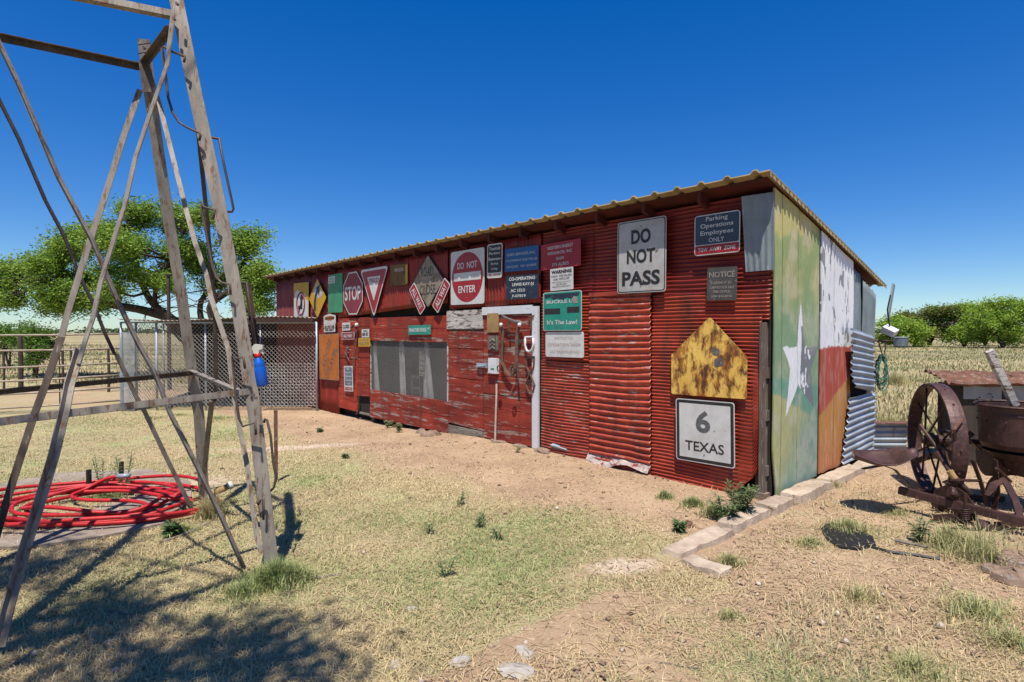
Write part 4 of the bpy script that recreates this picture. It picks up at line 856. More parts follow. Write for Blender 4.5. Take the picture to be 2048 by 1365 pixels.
member('brace', [(424, 803), (417, 860), (402, 1010)], 4.1, 4.6, 'flat', .04, 'tower')
member('girt', [(500, 789), (0, 851), (-28, 855)], 3.46, 2.68, 'L', .042, 'tower', (0, .1, 1), (.4, 1, 0))
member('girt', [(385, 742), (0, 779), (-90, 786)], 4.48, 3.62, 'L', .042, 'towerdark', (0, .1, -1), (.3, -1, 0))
member('girt', [(386, 740), (497, 786)], 4.48, 3.47, 'L', .042, 'tower', (-1, -.8, 0), (0, 0, -1))
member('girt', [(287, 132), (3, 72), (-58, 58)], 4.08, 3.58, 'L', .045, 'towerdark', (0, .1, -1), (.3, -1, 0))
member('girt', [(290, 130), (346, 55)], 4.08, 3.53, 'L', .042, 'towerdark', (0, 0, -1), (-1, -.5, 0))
member('girt', [(349, 34), (170, -2), (-50, -43)], 3.52, 3.08, 'L', .045, 'tower', (0, .1, 1), (.3, 1, 0))
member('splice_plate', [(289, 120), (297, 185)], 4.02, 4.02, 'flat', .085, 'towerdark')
member('dark_strap', [(488, 568), (498, 640), (508, 712)], 3.62, 3.60, 'L', .045, 'rust')
member('dark_strap', [(491, 795), (500, 860), (506, 926)], 3.62, 3.56, 'L', .05, 'black')
def rod(pix, Y, r=.0075, m='leather'): MB().tube(tpath(pix, Y, Y), r, 6).build('climbing_rod', 'towerdark', tw, smooth=True)
rod([(368, 125), (370, 113), (345, 104), (328, 94), (324, 97), (330, 140), (336, 195), (345, 225), (358, 245), (375, 256), (398, 266), (401, 272), (398, 282)], 3.46)
rod([(413, 273), (436, 278), (438, 276), (448, 330), (467, 418), (464, 424), (446, 424)], 3.58)
rod([(426, 440), (430, 420), (408, 415), (403, 408), (405, 430), (415, 480), (424, 530), (432, 555), (443, 566), (460, 569), (461, 590)], 3.42)
rod([(476, 567), (490, 565), (493, 566), (501, 620), (514, 705)], 3.52)
rod([(490, 738), (487, 714), (475, 718), (464, 713), (467, 740), (472, 800), (478, 838), (486, 853), (510, 846), (512, 870)], 3.38)
rod([(538, 986), (548, 975), (552, 955), (547, 930), (541, 870), (534, 840), (530, 838), (528, 846)], 3.5)
rod([(516, 1010), (521, 1000), (527, 998), (527, 1040)], 3.4)
for px, py, Y in ((350, 40, 3.46), (356, 10, 3.46), (508, 790, 3.38), (513, 796, 3.38), (440, 552, 3.45), (343, 815, 3.2), (290, 98, 4.0), (290, 112, 4.0)):
    q = P(px, py, Y)-TWO; MB().tube([q, q+Vector((0, -.02, 0))], .009, 6).build('bolt', 'greyiron', tw)
mb = MB(); q = P(290, 92, 4.03)-TWO
for dz in (.0, -.06): mb.tube([q+Vector((-.045, -.01, dz)), q+Vector((.045, -.015, dz+.012))], .004, 5)
mb.build('wire_tie', 'rust', tw)
# spray bottle hung on the tower
pb = P(520, 742, 3.5)
sb = empty('spray_bottle', 'blue spray bottle with red collar and cream trigger hanging on the tower leg', 'spray bottle', pb, (0, -.14, 0)); sb.scale = (.88, .88, .9)
MB().lathe([(0.001, -.105), (.036, -.105), (.041, -.097), (.041, .0), (.039, .02), (.036, .03), (.039, .038), (.034, .06), (.018, .09), (.016, .095)], seg=24).build('bottle', 'blueplastic', sb, smooth=True)
MB().lathe([(.019, .093), (.021, .095), (.021, .12), (.012, .122)], seg=16).build('collar', 'redplastic', sb, smooth=True)
mb = MB(); mb.prism([(-.02, .12), (.015, .12), (.02, .14), (.045, .145), (.05, .17), (-.005, .185), (-.03, .165)], -.014, .014); mb.prism([(.022, .142), (.032, .142), (.045, .112), (.038, .11)], -.006, .006); mb.build('trigger', 'whiteplastic', sb)
# rusty stake with hooked rod, pvc fitting
g = G(549, 966); o = empty('rusty_stake', 'rust red steel stake standing in the grass right of the tower leg', 'stake', g)
MB().angle([(0, 0, -.05), (0, 0, .70)], (1, .2, 0), (-.2, 1, 0), .032, .006).build('angle_bar', 'rustorange', o)
o = empty('pipe_fitting', 'pale plastic pipe stub with white cap beside the far tower leg', 'pipe', G(440, 990)); g = G(440, 990)
MB().tube([P(428, 985, 4.75)-g, P(446, 979, 4.78)-g, P(458, 972, 4.8)-g], .026, 10).build('pipe', 'tanboard', o, smooth=True); MB().tube([P(456, 974, 4.8)-g, P(466, 968, 4.82)-g], .034, 12).build('cap', 'whiteplastic', o, smooth=True)

# ------------------------------------------------------------------ HOSE, SLAB, STAKES
sl = MB(); a0 = G(-60, 1085); pts = [G(-130, 1105), G(60, 1100), G(200, 1080), G(330, 1052), G(385, 1010), G(380, 968), G(300, 942), G(120, 950), G(-60, 985)]
slab = MB(); cc = sum((Vector(p) for p in pts), Vector())/len(pts); n = len(pts)
top = [(p.x, p.y, p.z+.025) for p in pts]; bt = [(p.x, p.y, p.z-.05) for p in pts]
slab.add(top+bt, [tuple(range(n))]+[(i, i+n, (i+1) % n+n, (i+1) % n) for i in range(n)]); o = slab.build('concrete_slab', weather('grey slab', (.33, .27, .21), (.26, .2, .16), (.4, .34, .28), .3, (6, 6, 6), .95, 0, .7)); tag(o, 'flat worn concrete slab under the red hose', 'slab')
hc = G(186, 1022); zs = hc.z+.025
ctrl = []
rr = random.Random(5); N = 6
for k_ in range(N):
    rx = .50+.11*k_+rr.uniform(-.10, .10); ry = .33+.075*k_+rr.uniform(-.06, .06); ox = rr.uniform(-.16, .16)-.04*k_; oy = rr.uniform(-.09, .07)
    for j in range(24):
        a_ = 2*math.pi*(j/24)+.4; t_ = j/24
        ctrl.append(Vector((ox*(1-t_)+rx*math.cos(a_)+rr.uniform(-.012, .012), oy+ry*math.sin(a_)-.05*math.cos(2*a_), .02+.022*((k_*3) % 4)*(.6+.4*math.sin(3*a_+k_)))))
pre = [Vector((-.05, .38, .16)), Vector((-.16, .37, .14)), Vector((-.28, .30, .07)), Vector((-.30, .16, .05)), Vector((-.1, .06, .045)), Vector((.25, .06, .04)), Vector((.45, -.02, .03)), Vector((.42, -.18, .03)), Vector((.1, -.27, .03)), Vector((-.4, -.25, .03)), Vector((-.62, .0, .04)), Vector((-.5, .22, .05)), Vector((0, .32, .05)), Vector((.4, .22, .04))]
def catmull(c, n=4):
    out = []
    for i in range(len(c)-1):
        p0, p1, p2, p3 = c[max(i-1, 0)], c[i], c[i+1], c[min(i+2, len(c)-1)]
        for j in range(n):
            t = j/n; out.append(.5*((2*p1)+(p2-p0)*t+(2*p0-5*p1+4*p2-p3)*t*t+(3*p1-p0-3*p2+p3)*t**3))
    return out+[c[-1]]
hose = MB().tube(catmull(pre+ctrl, 3), .0155, 8).build('hose', 'hose', None, smooth=True, loc=(hc.x, hc.y, zs)); tag(hose, 'thick red rubber hose heaped in loose coils on the slab', 'hose')
MB().tube([(-.06, .38, .16), (.04, .385, .165)], .021, 10).build('brass_coupling', 'galv', hose, smooth=True)
for px, pt, pb_, lb in ((178, 940, 985, 'left black stub pipe standing inside the red hose coil'), (243, 924, 968, 'right black stub pipe standing inside the red hose coil')):
    g = G(px, pb_); Y = g.y; h = P(px, pt, Y).z-g.z; o = MB().lathe([(.0, h), (.022, h), (.022, -.03)], seg=10).build('black_stake', 'black', None, loc=g); tag(o, lb, 'stake', 'black stub pipes')

# ------------------------------------------------------------------ PLANTER (horse-drawn, rusty)
pl0 = Vector((4.4, 4.8, 0)); planter = empty('seed_planter', 'rusty old horse-drawn seed planter with big spoked wheel and round hopper', 'farm implement', pl0)
def pp(px, py, Y): return P(px, py, Y)-pl0
wc = Vector((3.80, 5.05, .53)); Rw = .53
def wheel(cx, y, r, name):
    w_ = empty(name, None, None, (cx-pl0.x, y-pl0.y, r), (0, 0, math.radians(-17))); w_.parent = planter
    mb = MB(); mb.lathe([(r-.022, -.055), (r, -.055), (r+.004, -.02), (r+.004, .02), (r, .055), (r-.022, .055), (r-.022, -.055)], ax=(1, 0, 0), seg=56)
    mb.build('rim', 'rust2', w_, smooth=False)
    mb = MB()
    for k_ in range(12):
        a_ = 2*math.pi*k_/12+.1; sx = .05 if k_ % 2 else -.07; mb.tube([(sx, .05*math.cos(a_), .05*math.sin(a_)), (0, (r-.02)*math.cos(a_), (r-.02)*math.sin(a_))], .009, 6)
    mb.build('spokes', 'rust', w_, smooth=True)
    MB().lathe([(.0, -.10), (.035, -.10), (.04, -.07), (.065, -.06), (.065, -.02), (.045, 0), (.045, .05), (.06, .06), (.06, .09), (0, .09)], ax=(1, 0, 0), seg=16).build('hub', 'rust', w_)
    mb = MB()
    for k_ in range(16): a_ = 2*math.pi*k_/16; mb.ball((0, (r+.006)*math.cos(a_), (r+.006)*math.sin(a_)), .011, seg=6)
    mb.build('rivets', 'rust2', w_); return w_
wheel(3.76, 5.05, .50, 'wheel'); wheel(5.06, 4.65, .50, 'wheel')
MB().tube([(3.66-pl0.x, 5.08-pl0.y, .5), (5.2-pl0.x, 4.6-pl0.y, .5)], .022, 10).build('axle', 'rust', planter)
hp = (4.14-pl0.x, 4.62-pl0.y, -.165)                                   # hopper
MB().lathe([(.25, .68), (.255, .69), (.27, .72), (.285, .95), (.29, .96), (.285, .975), (.292, 1.02), (.285, 1.022), (.27, .80), (.0, .72)], hp, seg=36).build('hopper', 'rust2', planter, smooth=False)
MB().lathe([(.30, 1.02), (.31, 1.03), (.30, 1.04), (.29, 1.03)], hp, seg=36).build('hopper_rim', 'rust', planter)
mb = MB()
for a_ in np.linspace(0, 6.28, 13)[:-1]:
    for z in (.74, .90): mb.ball((hp[0]+.285*math.cos(a_), hp[1]+.285*math.sin(a_), z), .009, seg=6)
mb.build('rivets', 'rust', planter)
MB().lathe([(.25, .655), (.18, .60), (.12, .58), (.10, .5), (.0, .5)], hp, seg=24).build('seed_plate', 'rust', planter)
MB().tube([pp(1925, 838, 4.6), pp(1908, 860, 4.55), pp(1912, 880, 4.6)], .012).build('latch_hook', 'rustorange', planter)
# seat
def seat(u, v):
    a_ = (u-.5)*2; b_ = v; L = .44; x = -L/2+L*b_; wd = .17*np.sin(np.pi*np.clip(b_*.93+.05, 0, 1))**.6*(1+.25*b_)
    return x, a_*wd, -.02+.05*a_*a_*(1-b_)+.15*sm((b_-.60)/.35)*(.4+.6*(1-np.abs(a_)))+.05*a_*a_*b_+.01*np.cos(b_*9)
sp_ = P(1768, 922, 4.55)-pl0
st = MB().grid(seat, 16, 24).build('seat', 'rust2', planter, smooth=True, loc=sp_, rot=(.12, .05, -.30)); st.modifiers.new('s', 'SOLIDIFY').thickness = .006
MB().strap([pp(1725, 938, 4.62), pp(1765, 931, 4.62), pp(1790, 940, 4.65), pp(1812, 965, 4.75), pp(1832, 985, 4.85), pp(1850, 990, 4.9)], (0, 1, 0), .035, .008).build('seat_spring', 'rust', planter)
# frame
def L_(name, pix, Ys, w_=.05, m='rust', wa=(0, 0, 1), wb=(0, 1, 0)):
    return MB().angle([pp(a, b, y) for (a, b), y in zip(pix, Ys)], wa, wb, w_, .007).build(name, m, planter)
L_('frame_beam', [(1797, 975), (2140, 1062)], [4.6, 3.85], .055, 'rust2', (0, 0, -1), (.2, 1, 0))
L_('frame_beam', [(1815, 985), (1900, 1000), (2010, 1005)], [5.0, 4.9, 4.85], .05, 'rust')
L_('frame_beam', [(1868, 1045), (1945, 1042)], [4.35, 4.3], .06); L_('frame_beam', [(1882, 1068), (1950, 1070), (2000, 1062)], [4.2, 4.15, 4.1], .05)
L_('frame_beam', [(1990, 1058), (2120, 1048)], [4.2, 4.1], .05, 'rust2'); L_('frame_beam', [(1830, 930), (1900, 905), (1950, 870)], [5.3, 5.1, 5.0], .05)
MB().tube([pp(1875, 905, 4.8), pp(1905, 950, 4.6), pp(1942, 990, 4.5)], [.020, .023, .02], 12).build('drop_tube', 'rust2', planter, smooth=True); MB().tube([pp(1899, 942, 4.59), pp(1909, 958, 4.57)], .025, 12).build('tube_band', 'tanboard', planter)
MB().tube([pp(1840, 850, 5.0), pp(1880, 905, 4.8), pp(1905, 950, 4.65)], .014, 8).build('lift_lever', 'rust', planter)
q = pp(1930, 1040, 4.22); MB().tube([(q.x+.026*math.cos(t_*2*math.pi*6), q.y+.026*math.sin(t_*2*math.pi*6), q.z+.0+.085*t_) for t_ in np.linspace(0, 1, 72)], .006, 5).build('spring', 'rust', planter, smooth=True)
MB().tube([q+Vector((0, 0, -.06)), q+Vector((0, 0, .2))], .012).build('spring_rod', 'rust', planter)
MB().strap([pp(2012, 965, 4.4), pp(2030, 1000, 4.35), pp(2040, 1035, 4.3)], (1, 0, 0), .055, .012).build('shank', 'rust2', planter)
MB().strap([pp(1965, 1040, 4.2), pp(1970, 1062, 4.15), pp(1975, 1085, 4.1)], (1, .2, 0), .11, .01).build('shank_plate', 'rust2', planter)
def share(px, py, Y, s, name, ry):
    q = pp(px, py, Y); return MB().prism([(-.10*s, .12*s), (.0, .14*s), (.12*s, .0), (.16*s, -.14*s), (.10*s, -.13*s), (.0, -.04*s), (-.06*s, .02*s)], -.006, .006).build(name, 'rust2', planter, loc=q, rot=(.2, ry, .3))
share(2015, 1095, 4.1, 1., 'plough_share', 0); share(1990, 1110, 4.25, .9, 'plough_share', .3)
MB().lathe([(.0, -.006), (.17, -.004), (.17, .004), (0, .006)], pp(1905, 1010, 4.55)+Vector((0, 0, -.02)), (1, .3, 0), 28).build('disc', 'rust', planter)
MB().lathe([(.20, -.03), (.24, -.03), (.24, .03), (.20, .03), (.20, -.03)], pp(2040, 1000, 4.7), (1, .4, 0), 32).build('press_wheel', 'rustorange', planter)
MB().lathe([(.0, -.05), (.17, -.05), (.17, .05), (0, .05)], (4.1-pl0.x, .05, .40), (1, -.3, 0), 24).build('drive_gear', 'rust', planter)
mb = MB()
for pxs, Ys in (([(1880, 860), (1930, 870), (1960, 900)], 4.9), ([(1945, 920), (1960, 960), (1975, 1010)], 4.6), ([(1990, 920), (1995, 980), (1985, 1040)], 4.55), ([(1870, 990), (1900, 1010), (1945, 1015)], 4.6)): MB().strap([pp(a, b, Ys) for a, b in pxs], (0, 1, .3), .045, .01).build('linkage', 'rust', planter)
rr = random.Random(12)
for i in range(16):
    xa, ya, Ya = rr.uniform(1885, 2040), rr.uniform(930, 1060), rr.uniform(4.25, 4.9); an = rr.uniform(-1.2, 1.2); L2 = rr.uniform(25, 60)
    if i % 3 == 0: MB().tube([pp(xa, ya, Ya), pp(xa+L2*math.cos(an), ya+L2*math.sin(an), Ya+.1)], rr.uniform(.008, .016), 7).build('rod', 'rust', planter)
    elif i % 3 == 1: MB().strap([pp(xa, ya, Ya), pp(xa+L2*.5*math.cos(an), ya+L2*.5*math.sin(an), Ya+.02), pp(xa+L2*math.cos(an+.4), ya+L2*math.sin(an+.4), Ya)], (0, 1, .3), rr.uniform(.03, .06), .01).build('bracket', 'rust2', planter)
    else: q_ = pp(xa, ya, Ya); MB().lathe([(0, -.015), (.04, -.015), (.045, 0), (.04, .015), (0, .015)], q_, (1, -.3, rr.uniform(-.5, .5)), 12).build('collar', 'rust', planter)
tongue = MB(); tongue.v = []; a_, b_ = P(1978, 702, 4.55), P(2030, 812, 4.62); tongue.strap([a_-pl0, b_-pl0], (1, .0, .3), .055, .04); o = tongue.build('wooden_stick', 'whitewash', None, loc=pl0); tag(o, 'peeling white wooden post standing in the round hopper', 'post')
# rocks and log under planter
for px, py, r, lb in ((2035, 1135, .11, 'brown rock under the planter at the right edge'), (2025, 1165, .09, 'lower rock at the right edge below the planter'), (1985, 1145, .06, 'small rock left of the two planter rocks')): stone(px, py, r, (1.2, .9, .8), lb, 'stone', grp='rocks under the planter')
o = empty('flat_black_shape', 'blackened flat iron piece with a thin rod lying in the weeds right of the kerb', 'scrap', G(1690, 1080)); g = G(1690, 1080)  # flat black outline with a thin rod, laid on the ground
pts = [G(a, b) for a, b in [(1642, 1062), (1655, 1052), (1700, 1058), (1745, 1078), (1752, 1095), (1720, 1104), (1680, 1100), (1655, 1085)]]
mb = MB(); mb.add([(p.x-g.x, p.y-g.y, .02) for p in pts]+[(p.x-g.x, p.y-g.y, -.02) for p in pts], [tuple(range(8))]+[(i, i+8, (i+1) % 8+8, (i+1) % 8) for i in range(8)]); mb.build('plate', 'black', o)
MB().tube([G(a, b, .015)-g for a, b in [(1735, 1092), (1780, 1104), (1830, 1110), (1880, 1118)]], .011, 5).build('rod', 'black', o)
# ------------------------------------------------------------------ BOX WITH RUSTY ROOF behind the planter
bx = empty('animal_shelter', 'low weathered wooden box with a rusty corrugated tin roof behind the planter', 'shelter', (4.92, 6.25, 0), (0, 0, math.radians(-12))); b0 = Vector((4.92, 6.25, 0))
def bp_(px, py, Y): return P(px, py, Y)-b0
FYb = 6.25; BYb = 6.72; x0_ = P(1920, 800, FYb).x-b0.x; x1_ = x0_+2.2; zt_ = .87; zbk = zt_+.02
MB().box(x0_, x1_, FYb-b0.y, FYb-b0.y+.03, 0, zt_).build('front_wall', 'shedwood', bx)
MB().box(x0_-.0, x0_+.03, FYb-b0.y+.031, BYb-b0.y, 0, zt_).build('side_wall', 'shedwood', bx)
MB().box(x1_-.03, x1_, FYb-b0.y+.031, BYb-b0.y, 0, zt_).build('side_wall', 'shedwood', bx); MB().box(x0_+.031, x1_-.031, BYb-b0.y-.03, BYb-b0.y, 0, zt_).build('rear_wall', 'greywood_v', bx)
for a_, b_ in ((1925, 1990), (1999, 2062)):
    xa, xb = P(a_, 785, FYb).x-b0.x, P(b_, 785, FYb).x-b0.x; MB().box(xa, xb, FYb-b0.y-.02, FYb-b0.y-.001, P(1950, 798, FYb).z, P(1950, 770, FYb).z).build('pale_board', 'palewall', bx)
for i, (xa, xb) in enumerate(((x0_-.12, x0_+.62), (x0_+.6, x0_+1.3), (x0_+1.28, x1_+.1))):
    def rfn(u, v, xa=xa, xb=xb, i=i):
        x = xa+(xb-xa)*u; y = FYb-b0.y-.10+(BYb-FYb+.16)*v; return x+(fbm(y*4+i, x*3, 3)-.5)*.05, y, zt_+.02+.018*np.sin(y*2*np.pi/.11)+(fbm(x*6+i, y*5, 3)-.5)*.07+.11*v
    o = MB().grid(rfn, 26, 60).build('roof_sheet', 'rustorange', bx, smooth=True); o.modifiers.new('s', 'SOLIDIFY').thickness = .004

# ------------------------------------------------------------------ FENCES AND KENNEL (left back)
GZ = -.17
fn = empty('pipe_fence', 'low pale pipe rail fence panel on the left', 'fence', (-8.6, 11.4, GZ)); f0 = Vector((-8.6, 11.4, GZ))
pl_ = (-12.2, 10.2); pr2 = (-8.12, 12.0)
rows = [(671, 668), (702, 697), (736, 726), (763.5, 750), (790, 775), (817.5, 801)]
def fpt(px, py):                                    # on the fence's vertical plane
    r = ray(px, py); d = np.array([pr2[0]-pl_[0], pr2[1]-pl_[1]]); nrm = np.array([-d[1], d[0]]); t = (np.array(pl_)@nrm)/(r[:2]@nrm); return Vector((r[0]*t, r[1]*t, CH+r[2]*t))
for a_, b_ in rows:
    A_, B_ = fpt(0, a_), fpt(243, b_); A2 = A_+(A_-B_)*.35; MB().tube([A2-f0, A_-f0, (A_+B_)/2-f0+Vector((0, 0, -.01)), B_-f0], .019, 8).build('rail', 'pipe', fn, smooth=True)
for px in (243, -40):
    A_ = fpt(px, 668 if px > 0 else 671); MB().tube([(A_.x-f0.x, A_.y-f0.y, 0), (A_.x-f0.x, A_.y-f0.y, A_.z-f0.z+.02)], .03, 8).build('post', 'rustorange', fn)
for px in (118,):
    A_ = fpt(px, 669); MB().tube([(A_.x-f0.x, A_.y-f0.y, .1), (A_.x-f0.x, A_.y-f0.y, A_.z-f0.z)], .012, 6).build('stay', 'rust', fn)
# wire stock fence behind
wf = empty('wire_fence', 'rusty wire stock fence with dark wooden posts behind the pipe rails', 'fence', (-12, 15.5, GZ)); w0 = Vector((-12, 15.5, GZ))
mb = MB()
for i in range(10): z = .12+.125*i; mb.tube([(-6, .3, z), (0, 0, z+.01*math.sin(i)), (4.2, .3, z), (8, .6, z)], .005, 3, False)
mb.build('wire', 'rust', wf); mb = MB()
for i in range(70): x = -6+i*.2; mb.tube([(x, .3*abs(x)/6, .12), (x, .3*abs(x)/6, 1.25)], .004, 3, False)
mb.build('stay_wire', 'rust', wf)
for px, h, r in ((40, 1.5, .06), (124, 1.15, .03), (216, 1.2, .035), (141, 1.2, .028), (6, 1.1, .03)):
    q = P(px, 660, 15.4); MB().tube([(q.x-w0.x, -.1, -.1), (q.x-w0.x+.01, -.1, h*.5), (q.x-w0.x, -.1, h)], [r, r*.95, r*.9], 9).build('post', 'bark', wf)
# kennel
kn = empty('dog_kennel', 'chain link dog kennel with a low tin canopy against the shed', 'kennel', (-6, 11.75, GZ)); k0 = Vector((-6, 11.75, GZ))
KX0, KX1, KY, KH = -8.05-k0.x, -4.03-k0.x, 0., 1.90
def link(name, x0, x1, z0, z1, d=.085, r=.0045, y=0., axis='x', m='galv'):
    mb = MB(); H = z1-z0; Wd = x1-x0; n = int((Wd+H)/d)+1
    def pt(s, z): return (s, y, z) if axis == 'x' else (y, s, z)
    for i in range(n):
        for sg in (1, -1):
            c = x0-H+i*d if sg > 0 else x0+i*d
            pts = []
            s0, s1 = (c, c+H) if sg > 0 else (c, c-H)      # s at z0 and z1
            za, zb_ = z0, z1
            def zat(s): return z0+(s-s0)/(s1-s0)*H
            lo, hi = max(min(s0, s1), x0), min(max(s0, s1), x1)
            if hi-lo < .01: continue
            mb.tube([pt(lo, zat(lo)), pt(hi, zat(hi))], r, 3, False)
    return mb.build(name, m, kn)
wirem = weather('dull fence wire', (.52, .50, .47), (.36, .33, .3), None, rough=.6, bump=0)
link('chain_link', KX0+.25, KX1, .08, 1.80, r=.0034, m=wirem)
link('chain_link', 0.02, 2.6, .08, 1.80, y=KX0+.1, axis='y', m=wirem)
mb = MB()
for i in range(15): z = .1+.062*i; mb.tube([(KX1-1.15, .02, z), (KX1, .02, z)], .005, 3, False)
for i in range(20): x = KX1-1.15+i*.06; mb.tube([(x, .02, .08), (x, .02, .98)], .005, 3, False)
mb.build('welded_mesh', wirem, kn)
link('rolled_mesh', KX0, KX0+.3, .02, 1.62, .045, .004, y=-.08, m='galv'); link('rolled_mesh', KX0+.05, KX0+.34, .02, 1.62, .04, .004, y=-.13, m='galv')
for x, y in ((KX0, -.02), (KX0+.3, 0), (KX0+.72, 0), (KX1, 0), (KX1-1.16, 0), (KX0+.1, 2.6), (KX0-.6, 2.4), (KX1-2.3, 0.02)):
    MB().tube([(x, y, 0), (x, y, 1.83)], .022 if x < KX1-1.2 or x == KX1 else .012, 8).build('post', 'galv', kn, smooth=True)
MB().tube([(KX0, 0, 1.82), (KX1, 0, 1.82)], .02, 8).build('top_rail', 'galv', kn)
def can(u, v):
    x = KX0-.75*v+(KX1-.02-KX0+.75*v)*u; y = -.12+3.0*v; return x, y, 1.90+.012*np.sin(x*2*np.pi/.09)+.04*np.sin(x*1.4)-.02*v
o = MB().grid(can, 260, 6).build('canopy', weather('rusty canopy tin', (.20, .13, .10), (.30, .24, .2), (.4, .38, .36), .25, (3, 3, 3), .6, .2), kn, smooth=True); o.modifiers.new('s', 'SOLIDIFY').thickness = .004
mb = MB(); mb.box(KX1-1.35, KX1-.01, -.2, -.16, 1.82, 1.90); mb.build('eave_board', 'rust', kn)
# shade cloth, lattice, welded back
q = [P(a, b, 14.2)-k0 for a, b in [(376, 790), (378, 700), (374, 672), (362, 655), (345, 645), (325, 641), (560, 640), (570, 700), (560, 790)]]
MB().prism([(v.x, v.z) for v in q], 2.44, 2.45).build('shade_cloth', 'shade', kn)
mb = MB(); lx0, lx1 = P(470, 660, 14.6).x-k0.x, P(640, 660, 14.6).x-k0.x
for i in range(26): x = lx0+.085*i*1.35; mb.box(x, x+.05, 2.80, 2.81, .8, 1.86) if x < lx1 else None
for i in range(12): z = .8+.1*i; mb.box(lx0, lx1, 2.81, 2.82, z, z+.045)
mb.build('lattice', 'shade', kn)
link('rear_wire', KX0+.3, KX1, .3, 1.3, .11, .004, y=2.2, m=wirem)
for z in (.55, .85, 1.15): MB().tube([(KX0+.2, 2.3, z), (KX1, 2.3, z)], .015, 6).build('rear_rail', 'rustorange', kn)
# old wood pile / feeder seen through the mesh
o = MB(); rr = random.Random(4)
for i in range(9): x = -.9+i*.24; o.tube([(x, 0, 0), (x+rr.uniform(-.06, .06), .02, .5+rr.random()*.2)], .03, 6)
o.box(-1.0, 1.1, .03, .07, .38, .44); ob = o.build('pallet_stack', 'greywood', None, loc=(-5.9, 13.2, GZ)); tag(ob, 'grey broken pallet slats stacked inside the kennel', 'pallets')
# rusty pole
g = P(338, 664, 16.0); o = empty('utility_pole', 'thin brown wooden pole rising behind the kennel canopy', 'pole', (g.x, 16.0, GZ)); hgt = P(338, 552, 16.0).z-GZ
MB().tube([(0, 0, 0), (0, 0, hgt)], [.055, .045], 8).build('shaft', 'bark', o); MB().box(-.07, .07, -.07, .07, hgt, hgt+.04).build('cap', 'rust', o)

# ------------------------------------------------------------------ TREES
def leafcloud(centres, per, spread, size, cols, rs, flat=.7):
    c = np.repeat(np.array(centres), per, 0); n = len(c)
    p = c+rs.normal(0, 1, (n, 3))*np.array([spread, spread, spread*flat])
    a = rs.normal(0, 1, (n, 3)); a /= np.linalg.norm(a, axis=1)[:, None]; a[:, 2] *= .6
    b = np.cross(a, rs.normal(0, 1, (n, 3))); b /= np.linalg.norm(b, axis=1)[:, None]
    s = size*rs.uniform(.6, 1.4, (n, 1)); v = np.stack([p-a*s, p+b*s*.38, p+a*s, p-b*s*.38], 1).reshape(-1, 3)
    fc = np.arange(n*4).reshape(n, 4); k = np.repeat(rs.random(len(centres)), per)[:, None]; j = rs.uniform(.75, 1.25, (n, 1))
    col = (np.array(cols[0])*(1-k)+np.array(cols[1])*k)*j; return v, fc, np.repeat(col, 4, 0)
def tree(name, label, base, blobs, trunks, n_tw, per, size, cols, seed, spread=.16, group=None, bare=0, cat='tree', tr=.12, flat=.7, twigr=.01, sub=0):
    """blobs: (x, y, z, rx, ry, rz) relative to base; trunks: list of polylines for main limbs"""
    rs = np.random.default_rng(seed); root = empty(name, label, cat, base, group=group); mb = MB()
    nodes = []
    for t in trunks:
        t = catmull([Vector(p) for p in t], 5); r0 = tr*(1 if t[0].z < .3 else .6)
        mb.tube(t, [r0*(1-.72*i/len(t)) for i in range(len(t))], 8); nodes += t[len(t)//3:]
    nd = np.array([tuple(p) for p in nodes]); cen = []
    tot = sum(b[3]*b[4]+b[3]*b[5] for b in blobs)
    if sub:
        nb = []
        for b in blobs:
            for _ in range(sub):
                d = rs.normal(0, .5, 3); nb.append(tuple(np.array(b[:3])+d*np.array(b[3:]))+tuple(np.array(b[3:])*rs.uniform(.28, .5)))
        blobs = nb; tot = sum(b[3]*b[4]+b[3]*b[5] for b in blobs)
    for b in blobs:
        k = max(3, int(n_tw*(b[3]*b[4]+b[3]*b[5])/tot)); d = rs.normal(0, 1, (k, 3)); d /= np.linalg.norm(d, axis=1)[:, None]
        q = np.array(b[:3])+d*np.array(b[3:])*rs.uniform(.45, 1.08, (k, 1)); cen.append(q)
        hub = np.array(b[:3])-np.array([0, 0, b[5]*.4]); i = np.argmin(np.linalg.norm(nd-hub, axis=1)); s0 = nd[i]
        mid = (s0+hub)/2+rs.normal(0, .12, 3); mb.tube([s0, mid, hub], [tr*.28, tr*.2, tr*.14], 5)
        for e in q[::2]:
            m1 = (hub+e)/2+rs.normal(0, .1, 3); mb.tube([hub, m1, e], [tr*.1, twigr*1.4, twigr], 3, False)
    for i in range(bare):
        s0 = nd[rs.integers(len(nd))]; e = s0+rs.normal(0, 1, 3)*np.array([1.0, .6, .5])+np.array([0, 0, .1]); mb.tube([s0, (s0+e)/2+rs.normal(0, .12, 3), e], [tr*.14, twigr*1.5, twigr*.7], 3, False)
    mb.build('trunk', 'bark', root, smooth=True)
    cen = np.concatenate(cen); v, fc, cl = leafcloud(cen, per, spread, size, cols, rs, flat); fastmesh('crown', v, fc, 'leaf', cl, root); return root
GR = ((.16, .29, .035), (.33, .43, .06)); GR2 = ((.10, .20, .03), (.15, .26, .04))
def rp(px, py, Y, base): return tuple(P(px, py, Y)-Vector(base))
TB = (-10.7, 20.0, GZ); YT = 20.0
def bl(px, py, rpx, rpy, dy=0): x, y, z = rp(px, py, YT+dy, TB); return (x, y, z, rpx/1140*YT, max(.7, rpx/1140*YT*.8), rpy/1140*YT)
